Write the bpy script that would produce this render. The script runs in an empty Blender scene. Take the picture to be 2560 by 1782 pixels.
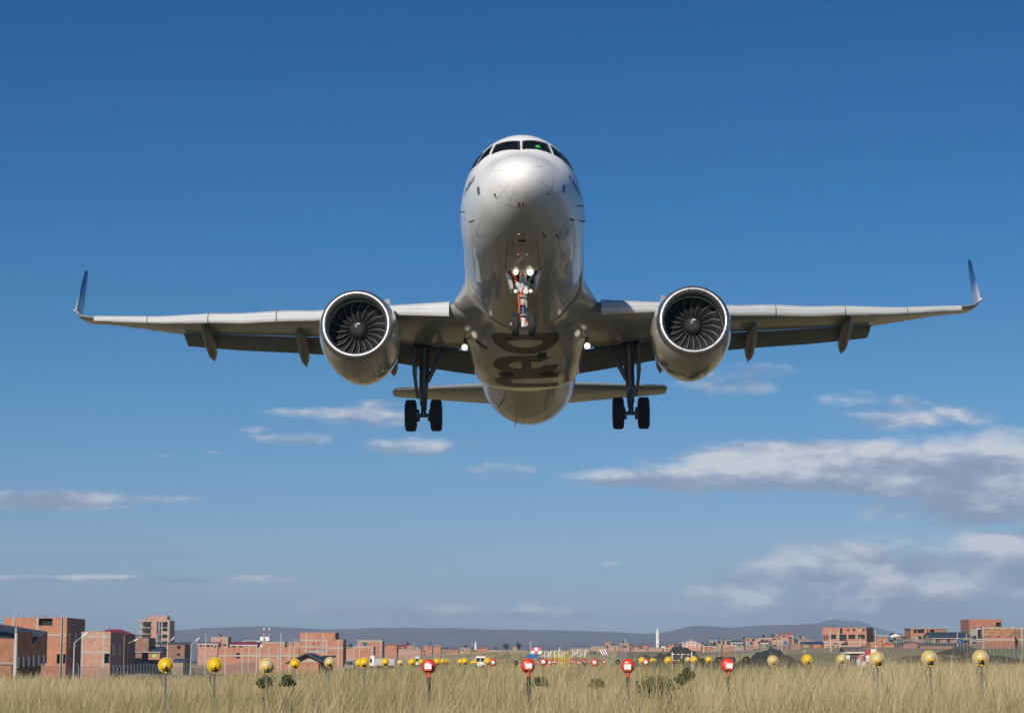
import bpy, math, random
import numpy as np
from mathutils import Vector, Matrix, Euler

# ---------------------------------------------------------------- scene, camera, sky, sun
scene = bpy.context.scene
COL = scene.collection
rad = math.radians
HC = 1.3                                   # eye height above the grass field
W_PX, F_PX, CX, CY, HOR = 2560.0, 5187.0, 1280.0, 853.0, 1648.0
PITCH = math.atan((HOR - CY) / F_PX)

cam_data = bpy.data.cameras.new('camera')
cam = bpy.data.objects.new('camera', cam_data)
COL.objects.link(cam)
cam.location = (0, 0, HC)
cam.rotation_euler = (math.pi / 2 + PITCH, 0, 0)
cam_data.sensor_width = 36.0
cam_data.lens = F_PX / W_PX * 36.0
cam_data.shift_y = -(891.0 - CY) / W_PX
cam_data.clip_start = 0.1
cam_data.clip_end = 60000
scene.camera = cam

SUN_EL, SUN_AZ = rad(24.5), rad(20)          # behind the camera, to the left
sun_dir = Vector((-math.sin(SUN_AZ) * math.cos(SUN_EL), -math.cos(SUN_AZ) * math.cos(SUN_EL), math.sin(SUN_EL)))
sd = bpy.data.lights.new('sun', 'SUN')
sd.energy = 4.45
sd.angle = rad(0.53)
sd.color = (1.0, 0.925, 0.82)
sun = bpy.data.objects.new('sun', sd)
COL.objects.link(sun)
sun.rotation_euler = (-sun_dir).to_track_quat('-Z', 'Y').to_euler()

scene.view_settings.view_transform = 'Standard'
scene.view_settings.look = 'None'
scene.view_settings.gamma = 1.0
scene.view_settings.use_curve_mapping = False
scene.view_settings.exposure = 0.0
scene.cycles.max_bounces = 8
scene.cycles.transparent_max_bounces = 24
scene.cycles.volume_bounces = 1

def ray(px, py):
    """direction in world space through a pixel of the 2560 wide photograph, scaled to Y = 1"""
    u, v = (px - CX) / F_PX, (py - CY) / F_PX
    c, s = math.cos(PITCH), math.sin(PITCH)
    d = Vector((u, c + v * s, s - v * c))
    return d / d.y

def pt(px, py, Y):
    d = ray(px, py)
    return Vector((d.x * Y, Y, HC + d.z * Y))

world = bpy.data.worlds.new('World')
scene.world = world
world.use_nodes = True
SKY_STRENGTH = 0.08
# (px, py, half width, half height, density, stretch of noise) of the clouds, as sky directions
CLOUDS = [
    # big bank on the right
    (2120, 1170, 560, 74, 1.45), (1850, 1195, 360, 50, 1.3), (2480, 1190, 360, 115, 1.45), (1620, 1197, 290, 32, 1.15),
    (2330, 1135, 340, 44, 1.15), (2480, 1265, 360, 62, 1.1),
    # cumulus low on the right
    (2290, 1465, 560, 130, 1.25), (2010, 1408, 190, 38, .95), (2530, 1385, 160, 66, 1.35), (2150, 1530, 560, 60, 1.0),
    (2200, 1380, 260, 26, .8),
    # small puffs
    (1680, 980, 140, 26, .72), (2200, 1010, 190, 42, .8), (2330, 1050, 180, 26, .75), (1890, 930, 140, 28, .70),
    (2120, 1055, 150, 22, .72), (900, 1052, 170, 26, .75), (760, 1100, 110, 20, .76), (640, 1072, 70, 14, .72),
    (1030, 1110, 130, 24, .72), (1300, 1178, 75, 22, .85), (1200, 1110, 70, 14, .7), (400, 1140, 60, 12, .72), (535, 1130, 32, 8, .7),
    (860, 1035, 240, 22, .92), (1010, 1120, 160, 30, .9), (1230, 1175, 130, 26, .8), (740, 1098, 130, 26, .85), (1270, 1190, 70, 20, .9), (1560, 1190, 160, 24, .95), (2240, 1040, 260, 46, .85), (1780, 960, 180, 40, .8), (940, 1010, 90, 16, .7), (1210, 1058, 60, 14, .72), (1455, 1200, 130, 20, .85),
    # left bands
    (120, 1248, 260, 30, 1.15), (360, 1250, 220, 15, .95), (300, 1446, 560, 13, 1.05), (60, 1445, 300, 9, 1.0),
    # low bands near the horizon
    (1050, 1528, 480, 30, .88), (1360, 1532, 230, 22, 1.0), (1250, 1563, 420, 13, .95), (1750, 1530, 420, 22, .85), (90, 1540, 90, 20, .8), (420, 1552, 160, 14, .6),
    (1530, 1410, 50, 12, .68),
]

def build_world():
    nt = world.node_tree
    N, L = nt.nodes, nt.links
    N.clear()
    out = N.new('ShaderNodeOutputWorld')
    bg = N.new('ShaderNodeBackground')
    bg.inputs['Strength'].default_value = SKY_STRENGTH
    sky = N.new('ShaderNodeTexSky')
    sky.sky_type = 'NISHITA'
    sky.sun_disc = False
    sky.sun_elevation = SUN_EL
    sky.sun_rotation = math.atan2(sun_dir.x, sun_dir.y)
    sky.altitude = 4000
    sky.air_density = 0.7
    sky.dust_density = 0.1
    sky.ozone_density = 10.0
    def m(op, a, b=None, c=None, clamp=False):
        n = N.new('ShaderNodeMath'); n.operation = op; n.use_clamp = clamp
        for i, x in enumerate((a, b, c)):
            if x is None: continue
            if isinstance(x, (int, float)): n.inputs[i].default_value = x
            else: L.new(x, n.inputs[i])
        return n.outputs[0]
    tc = N.new('ShaderNodeTexCoord')
    sep = N.new('ShaderNodeSeparateXYZ')
    L.new(tc.outputs['Generated'], sep.inputs[0])
    yy = m('MAXIMUM', sep.outputs[1], 0.02)
    u = m('DIVIDE', sep.outputs[0], yy)
    v = m('DIVIDE', sep.outputs[2], yy)
    front = m('SUBTRACT', sep.outputs[1], 0.15, clamp=True)
    front = m('MULTIPLY', front, 6.0, clamp=True)
    # clear high altitude blue above, milky air low down
    el = m('DIVIDE', m('MAXIMUM', sep.outputs[2], 0.0), 0.32, clamp=True)
    tint = N.new('ShaderNodeValToRGB'); L.new(el, tint.inputs[0])
    stops = [(0, (1.215, 0.784, 0.476)), (0.04, (1.501, 0.842, 0.531)), (0.086, (1.869, 0.996, 0.619)), (0.179, (2.235, 1.312, 0.761)), (0.278, (2.065, 1.459, 0.894)), (0.386, (1.618, 1.532, 0.984)), (0.62, (0.886, 1.431, 1.123)), (0.97, (0.503, 1.223, 1.158))]
    els = tint.color_ramp.elements
    while len(els) < len(stops): els.new(0.5)
    for e_, (p_, c_) in zip(els, stops): e_.position = p_; e_.color = tuple(x / 2.6 for x in c_) + (1,)
    sc2 = N.new('ShaderNodeVectorMath'); sc2.operation = 'SCALE'; sc2.inputs['Scale'].default_value = 2.6; L.new(tint.outputs[0], sc2.inputs[0])
    skyc = N.new('ShaderNodeVectorMath'); skyc.operation = 'MULTIPLY'; L.new(sky.outputs[0], skyc.inputs[0]); L.new(sc2.outputs[0], skyc.inputs[1])
    uv = N.new('ShaderNodeCombineXYZ')
    L.new(u, uv.inputs[0]); L.new(m('MULTIPLY', v, 2.3), uv.inputs[1])
    def noise(scale, detail, rough, off=(0, 0, 0), dist=0.0):
        mp = N.new('ShaderNodeMapping'); mp.inputs['Location'].default_value = off
        L.new(uv.outputs[0], mp.inputs[0])
        n = N.new('ShaderNodeTexNoise'); n.inputs['Scale'].default_value = scale
        n.inputs['Detail'].default_value = detail; n.inputs['Roughness'].default_value = rough
        n.inputs['Distortion'].default_value = dist
        L.new(mp.outputs[0], n.inputs['Vector'])
        return n.outputs[0]
    n1 = noise(21, 10, 0.60, (0, 0, 0), 0.25)
    n2 = noise(21, 10, 0.60, (0.008, -0.020, 0), 0.25)      # the same field shifted towards the light
    n3 = noise(8, 4, 0.5, (3, 1, 0))
    n4 = noise(75, 8, 0.62, (1, 5, 0), 0.4)
    total = None; rel = None
    for px, py, hw, hh, dens in CLOUDS:
        d0, d1, d2 = ray(px, py), ray(px + hw, py), ray(px, py - hh)
        du = m('MULTIPLY', m('SUBTRACT', u, d0.x), 1 / (d1.x - d0.x))
        dv = m('MULTIPLY', m('SUBTRACT', v, d0.z), 1 / (d2.z - d0.z))
        r2 = m('ADD', m('MULTIPLY', du, du), m('MULTIPLY', dv, dv))
        k = m('MULTIPLY', m('MAXIMUM', m('SUBTRACT', 1.0, m('MULTIPLY', r2, 0.55)), 0.0), dens)
        kv = m('MULTIPLY', k, dv)
        total = k if total is None else m('MAXIMUM', total, k)
        rel = kv if rel is None else m('ADD', rel, kv)
    e = m('ADD', total, m('MULTIPLY', m('SUBTRACT', n1, 0.5), 1.7))
    e = m('ADD', e, m('MULTIPLY', m('SUBTRACT', n3, 0.5), 0.7))
    e = m('ADD', e, m('MULTIPLY', m('SUBTRACT', n4, 0.5), 0.62))
    dens = N.new('ShaderNodeMapRange'); dens.interpolation_type = 'SMOOTHSTEP'
    dens.inputs['From Min'].default_value = 0.46; dens.inputs['From Max'].default_value = 1.16
    L.new(e, dens.inputs['Value'])
    alpha = m('MULTIPLY', m('MULTIPLY', dens.outputs[0], front), 0.92)
    # light side against shaded side
    lit = m('ADD', m('ADD', m('MULTIPLY', m('SUBTRACT', n1, n2), 4.2), m('MULTIPLY', m('SUBTRACT', n4, 0.5), 0.55)), m('MULTIPLY', rel, 0.60))
    litr = N.new('ShaderNodeMapRange'); litr.inputs['From Min'].default_value = -0.45; litr.inputs['From Max'].default_value = 0.75
    L.new(lit, litr.inputs['Value'])
    cr = N.new('ShaderNodeValToRGB')
    cr.color_ramp.elements[0].color = (3.3, 4.0, 5.7, 1)
    cr.color_ramp.elements[1].color = (8.0, 8.3, 9.0, 1)
    mid = cr.color_ramp.elements.new(0.45); mid.color = (4.7, 5.4, 7.0, 1)
    L.new(litr.outputs[0], cr.inputs[0])
    mix = N.new('ShaderNodeMix'); mix.data_type = 'RGBA'
    L.new(alpha, mix.inputs['Factor']); L.new(skyc.outputs[0], mix.inputs['A']); L.new(cr.outputs[0], mix.inputs['B'])
    L.new(mix.outputs['Result'], bg.inputs['Color'])
    L.new(bg.outputs[0], out.inputs['Surface'])
build_world()

# ---------------------------------------------------------------- helpers
def tag(o, label=None, cat=None, group=None, kind=None):
    if label: o['label'] = label
    if cat: o['category'] = cat
    if group: o['group'] = group
    if kind: o['kind'] = kind
    return o

def empty(name, loc=(0, 0, 0), rz=0.0):
    o = bpy.data.objects.new(name, None)
    o.empty_display_size = 0.3
    o.location = loc; o.rotation_euler = (0, 0, rz)
    COL.objects.link(o)
    return o

def copy_tree(o, parent=None):
    c = o.copy(); COL.objects.link(c)
    if parent is not None: c.parent = parent
    for ch in list(o.children): copy_tree(ch, c)
    return c

def lerp(a, b, t): return a + (b - a) * t
def sstep(a, b, x):
    t = min(1, max(0, (x - a) / (b - a))); return t * t * (3 - 2 * t)
def table(xs, ys):
    return lambda x: float(np.interp(x, xs, ys))

class MB:
    """collects geometry for ONE mesh"""
    def __init__(s): s.v = []; s.f = []; s.mi = []; s.cur = 0
    def add(s, vs, fs):
        b = len(s.v); s.v += [tuple(p) for p in vs]
        s.f += [tuple(i + b for i in f) for f in fs]; s.mi += [s.cur] * len(fs)
    def box(s, x0, x1, y0, y1, z0, z1, M=None):
        vs = [(x, y, z) for z in (z0, z1) for y in (y0, y1) for x in (x0, x1)]
        if M is not None: vs = [M @ Vector(p) for p in vs]
        s.add(vs, [(0, 2, 3, 1), (4, 5, 7, 6), (0, 1, 5, 4), (2, 6, 7, 3), (0, 4, 6, 2), (1, 3, 7, 5)])
    def quad(s, a, b, c, d): s.add([a, b, c, d], [(0, 1, 2, 3)])
    def grid(s, rows, closed=False):
        n = len(rows[0]); vs = [p for r in rows for p in r]; fs = []
        for i in range(len(rows) - 1):
            for j in range(n if closed else n - 1):
                k = (j + 1) % n
                fs.append((i * n + j, i * n + k, (i + 1) * n + k, (i + 1) * n + j))
        s.add(vs, fs)
    def loft(s, rings, cap0=True, cap1=True):
        n = len(rings[0]); b = len(s.v)
        s.grid(rings, True)
        if cap0: s.f.append(tuple(b + i for i in range(n))[::-1]); s.mi.append(s.cur)
        if cap1: s.f.append(tuple(b + (len(rings) - 1) * n + i for i in range(n))); s.mi.append(s.cur)
    def tube(s, pts, rads, n=10, caps=True):
        pts = [Vector(p) for p in pts]
        if not isinstance(rads, (list, tuple)): rads = [rads] * len(pts)
        rings = []; up = None
        for i, p in enumerate(pts):
            d = (pts[min(i + 1, len(pts) - 1)] - pts[max(i - 1, 0)]).normalized()
            if up is None: up = Vector((0, 0, 1)) if abs(d.z) < .9 else Vector((1, 0, 0))
            a = d.cross(up)
            if a.length < 1e-4: a = d.cross(Vector((0, 1, 0)))
            a.normalize(); b = a.cross(d).normalized(); up = b
            rings.append([p + (a * math.cos(t) + b * math.sin(t)) * rads[i] for t in (2 * math.pi * k / n for k in range(n))])
        s.loft(rings, caps, caps)
    def lathe(s, prof, center=(0, 0, 0), axis='y', n=48, bump=None):
        """prof: (along, radius); axis y or z or x"""
        rings = []
        for a, r in prof:
            ring = []
            for k in range(n):
                t = 2 * math.pi * k / n; rr = r + (bump(a, t, r) if bump else 0)
                c, q = rr * math.cos(t), rr * math.sin(t)
                p = {'y': (c, a, q), 'z': (c, q, a), 'x': (a, c, q)}[axis]
                ring.append((p[0] + center[0], p[1] + center[1], p[2] + center[2]))
            rings.append(ring)
        s.grid(rings, True)
    def build(s, name, mat, parent=None, smooth=True, angle=35, loc=None):
        me = bpy.data.meshes.new(name)
        me.from_pydata(s.v, [], s.f)
        mats = mat if isinstance(mat, (list, tuple)) else [mat]
        for m in mats: me.materials.append(m)
        if len(mats) > 1: me.polygons.foreach_set('material_index', s.mi)
        if smooth:
            me.polygons.foreach_set('use_smooth', [True] * len(me.polygons))
            me.update()
            try: me.set_sharp_from_angle(angle=rad(angle))
            except Exception: pass
        me.update()
        o = bpy.data.objects.new(name, me)
        if loc: o.location = loc
        COL.objects.link(o)
        if parent is not None: o.parent = parent
        return o

MATS = {}
def mat(name, col, rough=0.6, metal=0.0, var=0.12, scale=2.0, spec=0.5, coat=0.0, bump=0.0, alpha=None, detail=5, col2=None, stretch=None, emit=None):
    """one procedural material: base colour broken up by noise"""
    if name in MATS: return MATS[name]
    m = bpy.data.materials.new(name); m.use_nodes = True; MATS[name] = m
    nt = m.node_tree; N, L = nt.nodes, nt.links
    b = N['Principled BSDF']
    b.inputs['Roughness'].default_value = rough; b.inputs['Metallic'].default_value = metal
    b.inputs['Specular IOR Level'].default_value = spec
    if coat: b.inputs['Coat Weight'].default_value = coat; b.inputs['Coat Roughness'].default_value = 0.06
    tc = N.new('ShaderNodeTexCoord'); src = tc.outputs['Object']
    if stretch:
        mp = N.new('ShaderNodeMapping'); mp.inputs['Scale'].default_value = stretch; L.new(src, mp.inputs[0]); src = mp.outputs[0]
    n = N.new('ShaderNodeTexNoise'); n.inputs['Scale'].default_value = scale; n.inputs['Detail'].default_value = detail
    n.inputs['Roughness'].default_value = 0.6
    L.new(src, n.inputs['Vector'])
    cr = N.new('ShaderNodeValToRGB')
    c2 = col2 or tuple(min(1, c * (1 + var)) for c in col)
    c1 = col if col2 else tuple(c * (1 - var) for c in col)
    cr.color_ramp.elements[0].position = 0.32; cr.color_ramp.elements[1].position = 0.68
    cr.color_ramp.elements[0].color = (*c1, 1); cr.color_ramp.elements[1].color = (*c2, 1)
    L.new(n.outputs[0], cr.inputs[0]); L.new(cr.outputs[0], b.inputs['Base Color'])
    if bump:
        bp = N.new('ShaderNodeBump'); bp.inputs['Strength'].default_value = bump; L.new(n.outputs[0], bp.inputs['Height']); L.new(bp.outputs[0], b.inputs['Normal'])
    if alpha is not None: b.inputs['Alpha'].default_value = alpha
    if emit: b.inputs['Emission Color'].default_value = (*emit[0], 1); b.inputs['Emission Strength'].default_value = emit[1]
    return m
# ---------------------------------------------------------------- the airliner (body axes: x right in the picture, y aft, z up, metres)
FT=[(0,-.62,-.62,0,-.62),(.05,-.44,-.82,.21,-.61),(.3,-.14,-1.08,.53,-.58),(.6,.08,-1.25,.745,-.55),(1,.31,-1.42,.97,-.5),(1.5,.53,-1.58,1.2,-.45),(1.8,.69,-1.66,1.31,-.4),(2.2,1.01,-1.75,1.43,-.33),(2.6,1.37,-1.83,1.54,-.25),(3,1.67,-1.89,1.63,-.2),(3.5,1.88,-1.95,1.73,-.14),(4,1.98,-1.99,1.81,-.1),(5,2.05,-2.04,1.92,-.04),(6,2.07,-2.07,1.97,0),(7,2.07,-2.07,1.975,0),(24,2.07,-2.07,1.975,0),(26,2.07,-1.93,1.96,.1),(28,2.06,-1.6,1.88,.25),(30,2.04,-1.15,1.72,.45),(32,1.98,-.62,1.45,.72),(34,1.85,-.05,1.08,.95),(36,1.6,.55,.6,1.1),(37.2,1.35,.95,.27,1.14),(37.57,1.15,1.15,0,1.15)]
def pchip(xs,ys):
    n=len(xs);h=[xs[i+1]-xs[i] for i in range(n-1)];d=[(ys[i+1]-ys[i])/h[i] for i in range(n-1)]
    m=[d[0]]+[0 if d[i-1]*d[i]<=0 else (2*h[i]+h[i-1]+h[i]+2*h[i-1])/((2*h[i]+h[i-1])/d[i-1]+(h[i]+2*h[i-1])/d[i]) for i in range(1,n-1)]+[d[-1]]
    def f(x):
        if x<=xs[0]: return ys[0]
        if x>=xs[-1]: return ys[-1]
        i=0
        while x>xs[i+1]: i+=1
        t=(x-xs[i])/h[i];a=t*t*(3-2*t)
        return ys[i]*(1-a)+ys[i+1]*a+h[i]*(m[i]*t*(1-t)**2-m[i+1]*t*t*(1-t))
    return f
SX=[math.sqrt(r[0]) for r in FT]
FP=[pchip(SX,[r[k] for r in FT]) for k in (1,2,3,4)]
def fsec(y):
    s=math.sqrt(max(y,0));return [p(s) for p in FP]
def S(y,th,off=0.):
    t,b,h,c=fsec(y);co=math.cos(th);si=math.sin(th)
    x=h*si;z=c+(t-c)*co if co>=0 else c+(c-b)*co
    if off:
        n=(si/max(h,.05),co/max((t-c) if co>=0 else (c-b),.05));l=math.hypot(*n);x+=off*n[0]/l;z+=off*n[1]/l
    return x,y,z
M_white = mat('white_aircraft_paint', (.80, .80, .79), .22, var=.025, scale=1.3, coat=.6)
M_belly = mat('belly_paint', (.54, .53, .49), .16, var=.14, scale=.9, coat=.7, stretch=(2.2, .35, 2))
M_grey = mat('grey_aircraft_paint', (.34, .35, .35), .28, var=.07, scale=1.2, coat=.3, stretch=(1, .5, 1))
M_flap = mat('flap_grey_paint', (.21, .235, .24), .45, var=.08, scale=1.5)
M_slat = mat('slat_grey_paint', (.60, .62, .63), .32, var=.05, scale=1.2, coat=.2)
M_chrome = mat('polished_lip_metal', (.47, .47, .48), .46, 1.0, var=.04, scale=2)
M_seam = mat('panel_seam_dark', (.03, .03, .03), .7)
M_dark = mat('dark_cavity', (.012, .012, .013), .8)
M_tyre = mat('tyre_rubber', (.026, .026, .028), .75, var=.25, scale=6, bump=.1)
M_hub = mat('wheel_hub_metal', (.55, .55, .54), .4, .6)
M_steel = mat('gear_steel', (.20, .205, .21), .42, .5, var=.35, scale=7)
M_gearw = mat('gear_white_paint', (.50, .51, .50), .4, var=.3, scale=14)
M_orange = mat('orange_wiring', (.72, .14, .03), .5, var=.2, scale=9)
M_blue = mat('blue_piston', (.035, .07, .16), .25, .3, coat=.4)
M_taupe = mat('taupe_collar', (.36, .33, .28), .5)
M_fan = mat('fan_blade_dark', (.035, .035, .037), .4, .3, var=.2, scale=5)
M_fanle = mat('fan_leading_edge', (.60, .60, .59), .38, .6, var=.15, scale=5)
M_spin = mat('spinner_grey', (.045, .045, .048), .3, coat=.3)
M_liner = mat('fan_case_green', (.50, .64, .58), .5, var=.15, scale=5)
M_inlet = mat('inlet_liner', (.05, .05, .055), .45, .4)
M_glass = mat('cockpit_glass', (.010, .013, .018), .06, spec=.7, var=.1)
M_marking = mat('dark_belly_lettering', (.06, .057, .050), .4, var=.22, scale=1.6, coat=.12, spec=.3)
M_navy = mat('navy_lettering', (.015, .02, .09), .3)
M_lamp = mat('lit_lamp', (.9, .88, .8), .3, emit=((1.0, .88, .70), 2.6))
M_lampw = mat('landing_lamp_glass', (.9, .88, .8), .3, emit=((1.0, .86, .66), 1.5))
M_lamp2 = mat('lit_small_lamp', (.9, .88, .8), .3, emit=((1.0, .86, .66), 1.6))
M_greenfab = mat('green_headset', (.01, .42, .03), .6)
M_red = mat('red_paint', (.5, .03, .03), .5)

T = Vector((0.240126987, 58.4425348, 14.4628499 + HC))
plane = empty('airliner')
plane.matrix_world = Matrix.Translation(T) @ Matrix.Rotation(-rad(.9453982), 4, 'Z') @ Matrix.Rotation(-rad(6.55711942), 4, 'X') @ Matrix.Rotation(-rad(.56221576), 4, 'Y')
tag(plane, 'white twin engine airliner with its wheels down, coming in to land above the field', 'airliner')

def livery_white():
    """white upper paint; streaky dirt and painted-in shade darken the underside"""
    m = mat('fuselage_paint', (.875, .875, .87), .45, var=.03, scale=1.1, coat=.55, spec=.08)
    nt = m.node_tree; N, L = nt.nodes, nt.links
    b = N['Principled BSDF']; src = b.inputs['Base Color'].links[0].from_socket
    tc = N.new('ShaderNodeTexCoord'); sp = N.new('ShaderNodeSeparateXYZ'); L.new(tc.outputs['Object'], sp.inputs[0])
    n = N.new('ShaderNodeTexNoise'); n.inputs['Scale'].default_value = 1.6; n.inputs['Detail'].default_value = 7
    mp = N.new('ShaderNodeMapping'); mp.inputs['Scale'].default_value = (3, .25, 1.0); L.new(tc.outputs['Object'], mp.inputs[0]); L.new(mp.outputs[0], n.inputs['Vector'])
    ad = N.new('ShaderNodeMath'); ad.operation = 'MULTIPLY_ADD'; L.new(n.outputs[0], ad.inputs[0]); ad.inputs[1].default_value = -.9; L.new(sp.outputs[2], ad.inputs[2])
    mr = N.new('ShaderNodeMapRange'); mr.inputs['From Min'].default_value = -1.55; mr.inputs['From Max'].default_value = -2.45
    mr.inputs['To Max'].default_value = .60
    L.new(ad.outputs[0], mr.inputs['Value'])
    mx = N.new('ShaderNodeMix'); mx.data_type = 'RGBA'; mx.inputs['B'].default_value = (.24, .225, .19, 1)  # dirt tone, deepened so the colour also carries the underside's shade
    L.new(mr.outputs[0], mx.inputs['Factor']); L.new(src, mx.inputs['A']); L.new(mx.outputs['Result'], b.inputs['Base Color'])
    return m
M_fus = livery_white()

PANES = {
    'front_l': [(2.51, -.028), (2.75, -.511), (2.29, -.647), (1.97, -.025)],
    'front_r': [(2.53, .035), (2.81, .520), (2.31, .662), (2.01, .034)],
    'side_l': [(2.85, -.567), (2.87, -.747), (2.63, -1.039), (2.41, -.705)],
    'side_r': [(2.85, .582), (2.95, .742), (2.75, 1.041), (2.37, .723)],
    'rear_l': [(2.97, -.775), (3.50, -.90), (3.52, -1.141), (2.76, -1.05)],
    'rear_r': [(3.03, .770), (3.50, .90), (3.52, 1.138), (2.86, 1.05)],
}
BAY = [(5.12, -2.905), (5.12, -math.pi), (6.25, -math.pi), (6.25, -2.905)]
BAY2 = [(5.12, 2.905), (5.12, math.pi), (6.25, math.pi), (6.25, 2.905)]
def in_poly(p, poly):
    c = False; j = len(poly) - 1
    for i in range(len(poly)):
        (x1, y1), (x2, y2) = poly[i], poly[j]
        if (y1 > p[1]) != (y2 > p[1]) and p[0] < (x2 - x1) * (p[1] - y1) / (y2 - y1) + x1: c = not c
        j = i
    return c
def shrink(poly, k=.93):
    cx = sum(p[0] for p in poly) / len(poly); cy = sum(p[1] for p in poly) / len(poly)
    return [(cx + (p[0] - cx) * k, cy + (p[1] - cy) * k) for p in poly]

# fuselage shell with real openings for the panes and the nose gear bay
ys = [0.0, .004, .015, .035, .06, .09, .13, .17, .22, .28, .35] + [round(.42 + .05 * i, 3) for i in range(int((3.9 - .42) / .05))] + [3.9 + .12 * i for i in range(20)] + [6.3 + .5 * i for i in range(36)] + [24.3 + .35 * i for i in range(37)] + [37.3, 37.45, 37.57]
NT = 240
fb = MB()
vid = {}
for i, y in enumerate(ys):
    for k in range(NT):
        fb.v.append(S(y, -math.pi + 2 * math.pi * k / NT))
holes = [shrink(p) for p in PANES.values()] + [BAY, BAY2]
for i in range(len(ys) - 1):
    ym = (ys[i] + ys[i + 1]) / 2
    for k in range(NT):
        tm = -math.pi + 2 * math.pi * (k + .5) / NT
        if (1.9 < ym < 3.6 or 5 < ym < 6.4) and any(in_poly((ym, tm), h) for h in holes): continue
        k2 = (k + 1) % NT
        fb.f.append((i * NT + k, i * NT + k2, (i + 1) * NT + k2, (i + 1) * NT + k)); fb.mi.append(0)
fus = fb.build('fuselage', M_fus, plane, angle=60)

def surf_patch(poly, off, n=8, fn=S):
    """bilinear patch over a quad given as (y, theta) corners"""
    a, b, c, d = poly; rows = []
    for i in range(n + 1):
        r = []
        for j in range(n + 1):
            s, t = i / n, j / n
            y = lerp(lerp(a[0], b[0], s), lerp(d[0], c[0], s), t); th = lerp(lerp(a[1], b[1], s), lerp(d[1], c[1], s), t)
            r.append(fn(y, th, off))
        rows.append(r)
    return rows
def strip(path, w, off=.004, fn=S):
    """thin raised line along (y, theta) points, w metres wide"""
    m = MB(); P = [Vector(fn(y, t, off)) for y, t in path]; rows = []
    for i, (y, t) in enumerate(path):
        d = (P[min(i + 1, len(P) - 1)] - P[max(i - 1, 0)]).normalized()
        nrm = (Vector(fn(y, t, off + .05)) - P[i]).normalized()
        q = d.cross(nrm).normalized() * (w / 2)
        rows.append([P[i] - q, P[i] + q])
    m.grid(rows)
    return m
M_pane = mat('tinted_windshield', (.012, .016, .022), .04, spec=.6)
def make_pane_mat():
    nt = M_pane.node_tree; N, L = nt.nodes, nt.links
    b = N['Principled BSDF']; out = N['Material Output']
    tr = N.new('ShaderNodeBsdfTransparent'); tr.inputs[0].default_value = (.50, .56, .58, 1)
    mx = N.new('ShaderNodeMixShader'); mx.inputs[0].default_value = .45
    L.new(tr.outputs[0], mx.inputs[1]); L.new(b.outputs[0], mx.inputs[2]); L.new(mx.outputs[0], out.inputs['Surface'])
make_pane_mat()
for nm, poly in PANES.items():
    m = MB(); m.grid(surf_patch(poly, .014, 24))
    w = m.build('cockpit_window', M_pane, fus)
    loop = []
    for a, b in zip(poly, poly[1:] + poly[:1]):
        loop += [(lerp(a[0], b[0], t / 6), lerp(a[1], b[1], t / 6)) for t in range(6)]
    loop.append(loop[0])
    strip(loop, .035, .018).build('window_seal', M_seam, fus)
# dark cockpit behind the panes, with the green headset hanging in the right one
ck = MB()
ck.loft([[S(y, -math.pi + 2 * math.pi * k / 40, -.16 - .5 * max(0, y - 3.55)) for k in range(40)] for y in (1.95, 2.05, 2.2, 2.4, 2.6, 2.8, 3.0, 3.2, 3.4, 3.7)])
ck.build('cockpit_interior', M_dark, fus)
hs = MB()
hs.lathe([(.0, .0), (.01, .07), (.05, .105), (.10, .11), (.15, .09), (.17, .11), (.19, .10)][::-1], (0, 0, 0), 'z', 16)
hs.v = [(x + .50, y + 2.40, .86 + .26 - z) for x, y, z in hs.v]
hs.box(.41, .59, 2.36, 2.44, .78, .92)
hs.build('green_headset', M_greenfab, fus)
gs = MB(); gs.box(-.8, .8, 2.3, 2.9, .50, .70); gs.build('glare_shield', M_dark, fus)

# seams, plates and probes on the nose
strip([(.93 + .07 * math.cos(t), t) for t in [-math.pi + 2 * math.pi * k / 90 for k in range(91)]], .014).build('radome_seam', mat('grey_seam', (.25, .25, .25), .6), fus)
for t in (-2.75, -2.3, 2.95, 1.9, -1.2, 1.0):
    strip([(.25 + .065 * i, t) for i in range(11)], .010).build('lightning_strip', mat('pale_seam', (.48, .48, .47), .6), fus)
for t in (-3.07, 3.07):
    m = MB(); m.grid(surf_patch([(.66, t - .035), (.66, t + .035), (.83, t + .035), (.83, t - .035)], .006, 3)); m.build('nose_marking', mat('brown_marking', (.30, .13, .06), .5), fus)
for sx, t in ((-1, 1.674), (1, 1.653)):
    m = MB(); m.grid(surf_patch([(1.59, sx * (t - .10)), (1.79, sx * (t - .10)), (1.79, sx * (t + .10)), (1.59, sx * (t + .10))], .006, 3)); m.build('static_port_plate', mat('plate_grey', (.16, .17, .17), .4, .5), fus)
    c = (3.28, 2.21)
    loop = [(c[0] + .33 * math.cos(a) * 1.0, sx * (c[1] + .165 * math.sin(a) - .09 * math.cos(a))) for a in [2 * math.pi * k / 36 for k in range(37)]]
    strip(loop, .02).build('service_panel_seam', mat('pale_line', (.75, .75, .73), .5) if sx < 0 else mat('grey_seam', (.25, .25, .25)), fus)
def probe(y, t, length=.16):
    m = MB(); p = Vector(S(y, t)); q = Vector(S(y, t, length)); m.tube([p, q, q + Vector((0, -.14, 0))], [.022, .018, .012], 8)
    return m
for y, t in ((3.09, -2.059), (2.39, -2.713), (2.43, 2.707), (2.97, 2.468), (.83, -2.136), (.89, 2.108), (3.05, 2.06), (3.9, -1.75), (3.6, 1.72), (4.4, 1.85)):
    probe(y, t, .14 if y > 1 else .04).build('sensor_probe', M_seam, fus)
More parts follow.
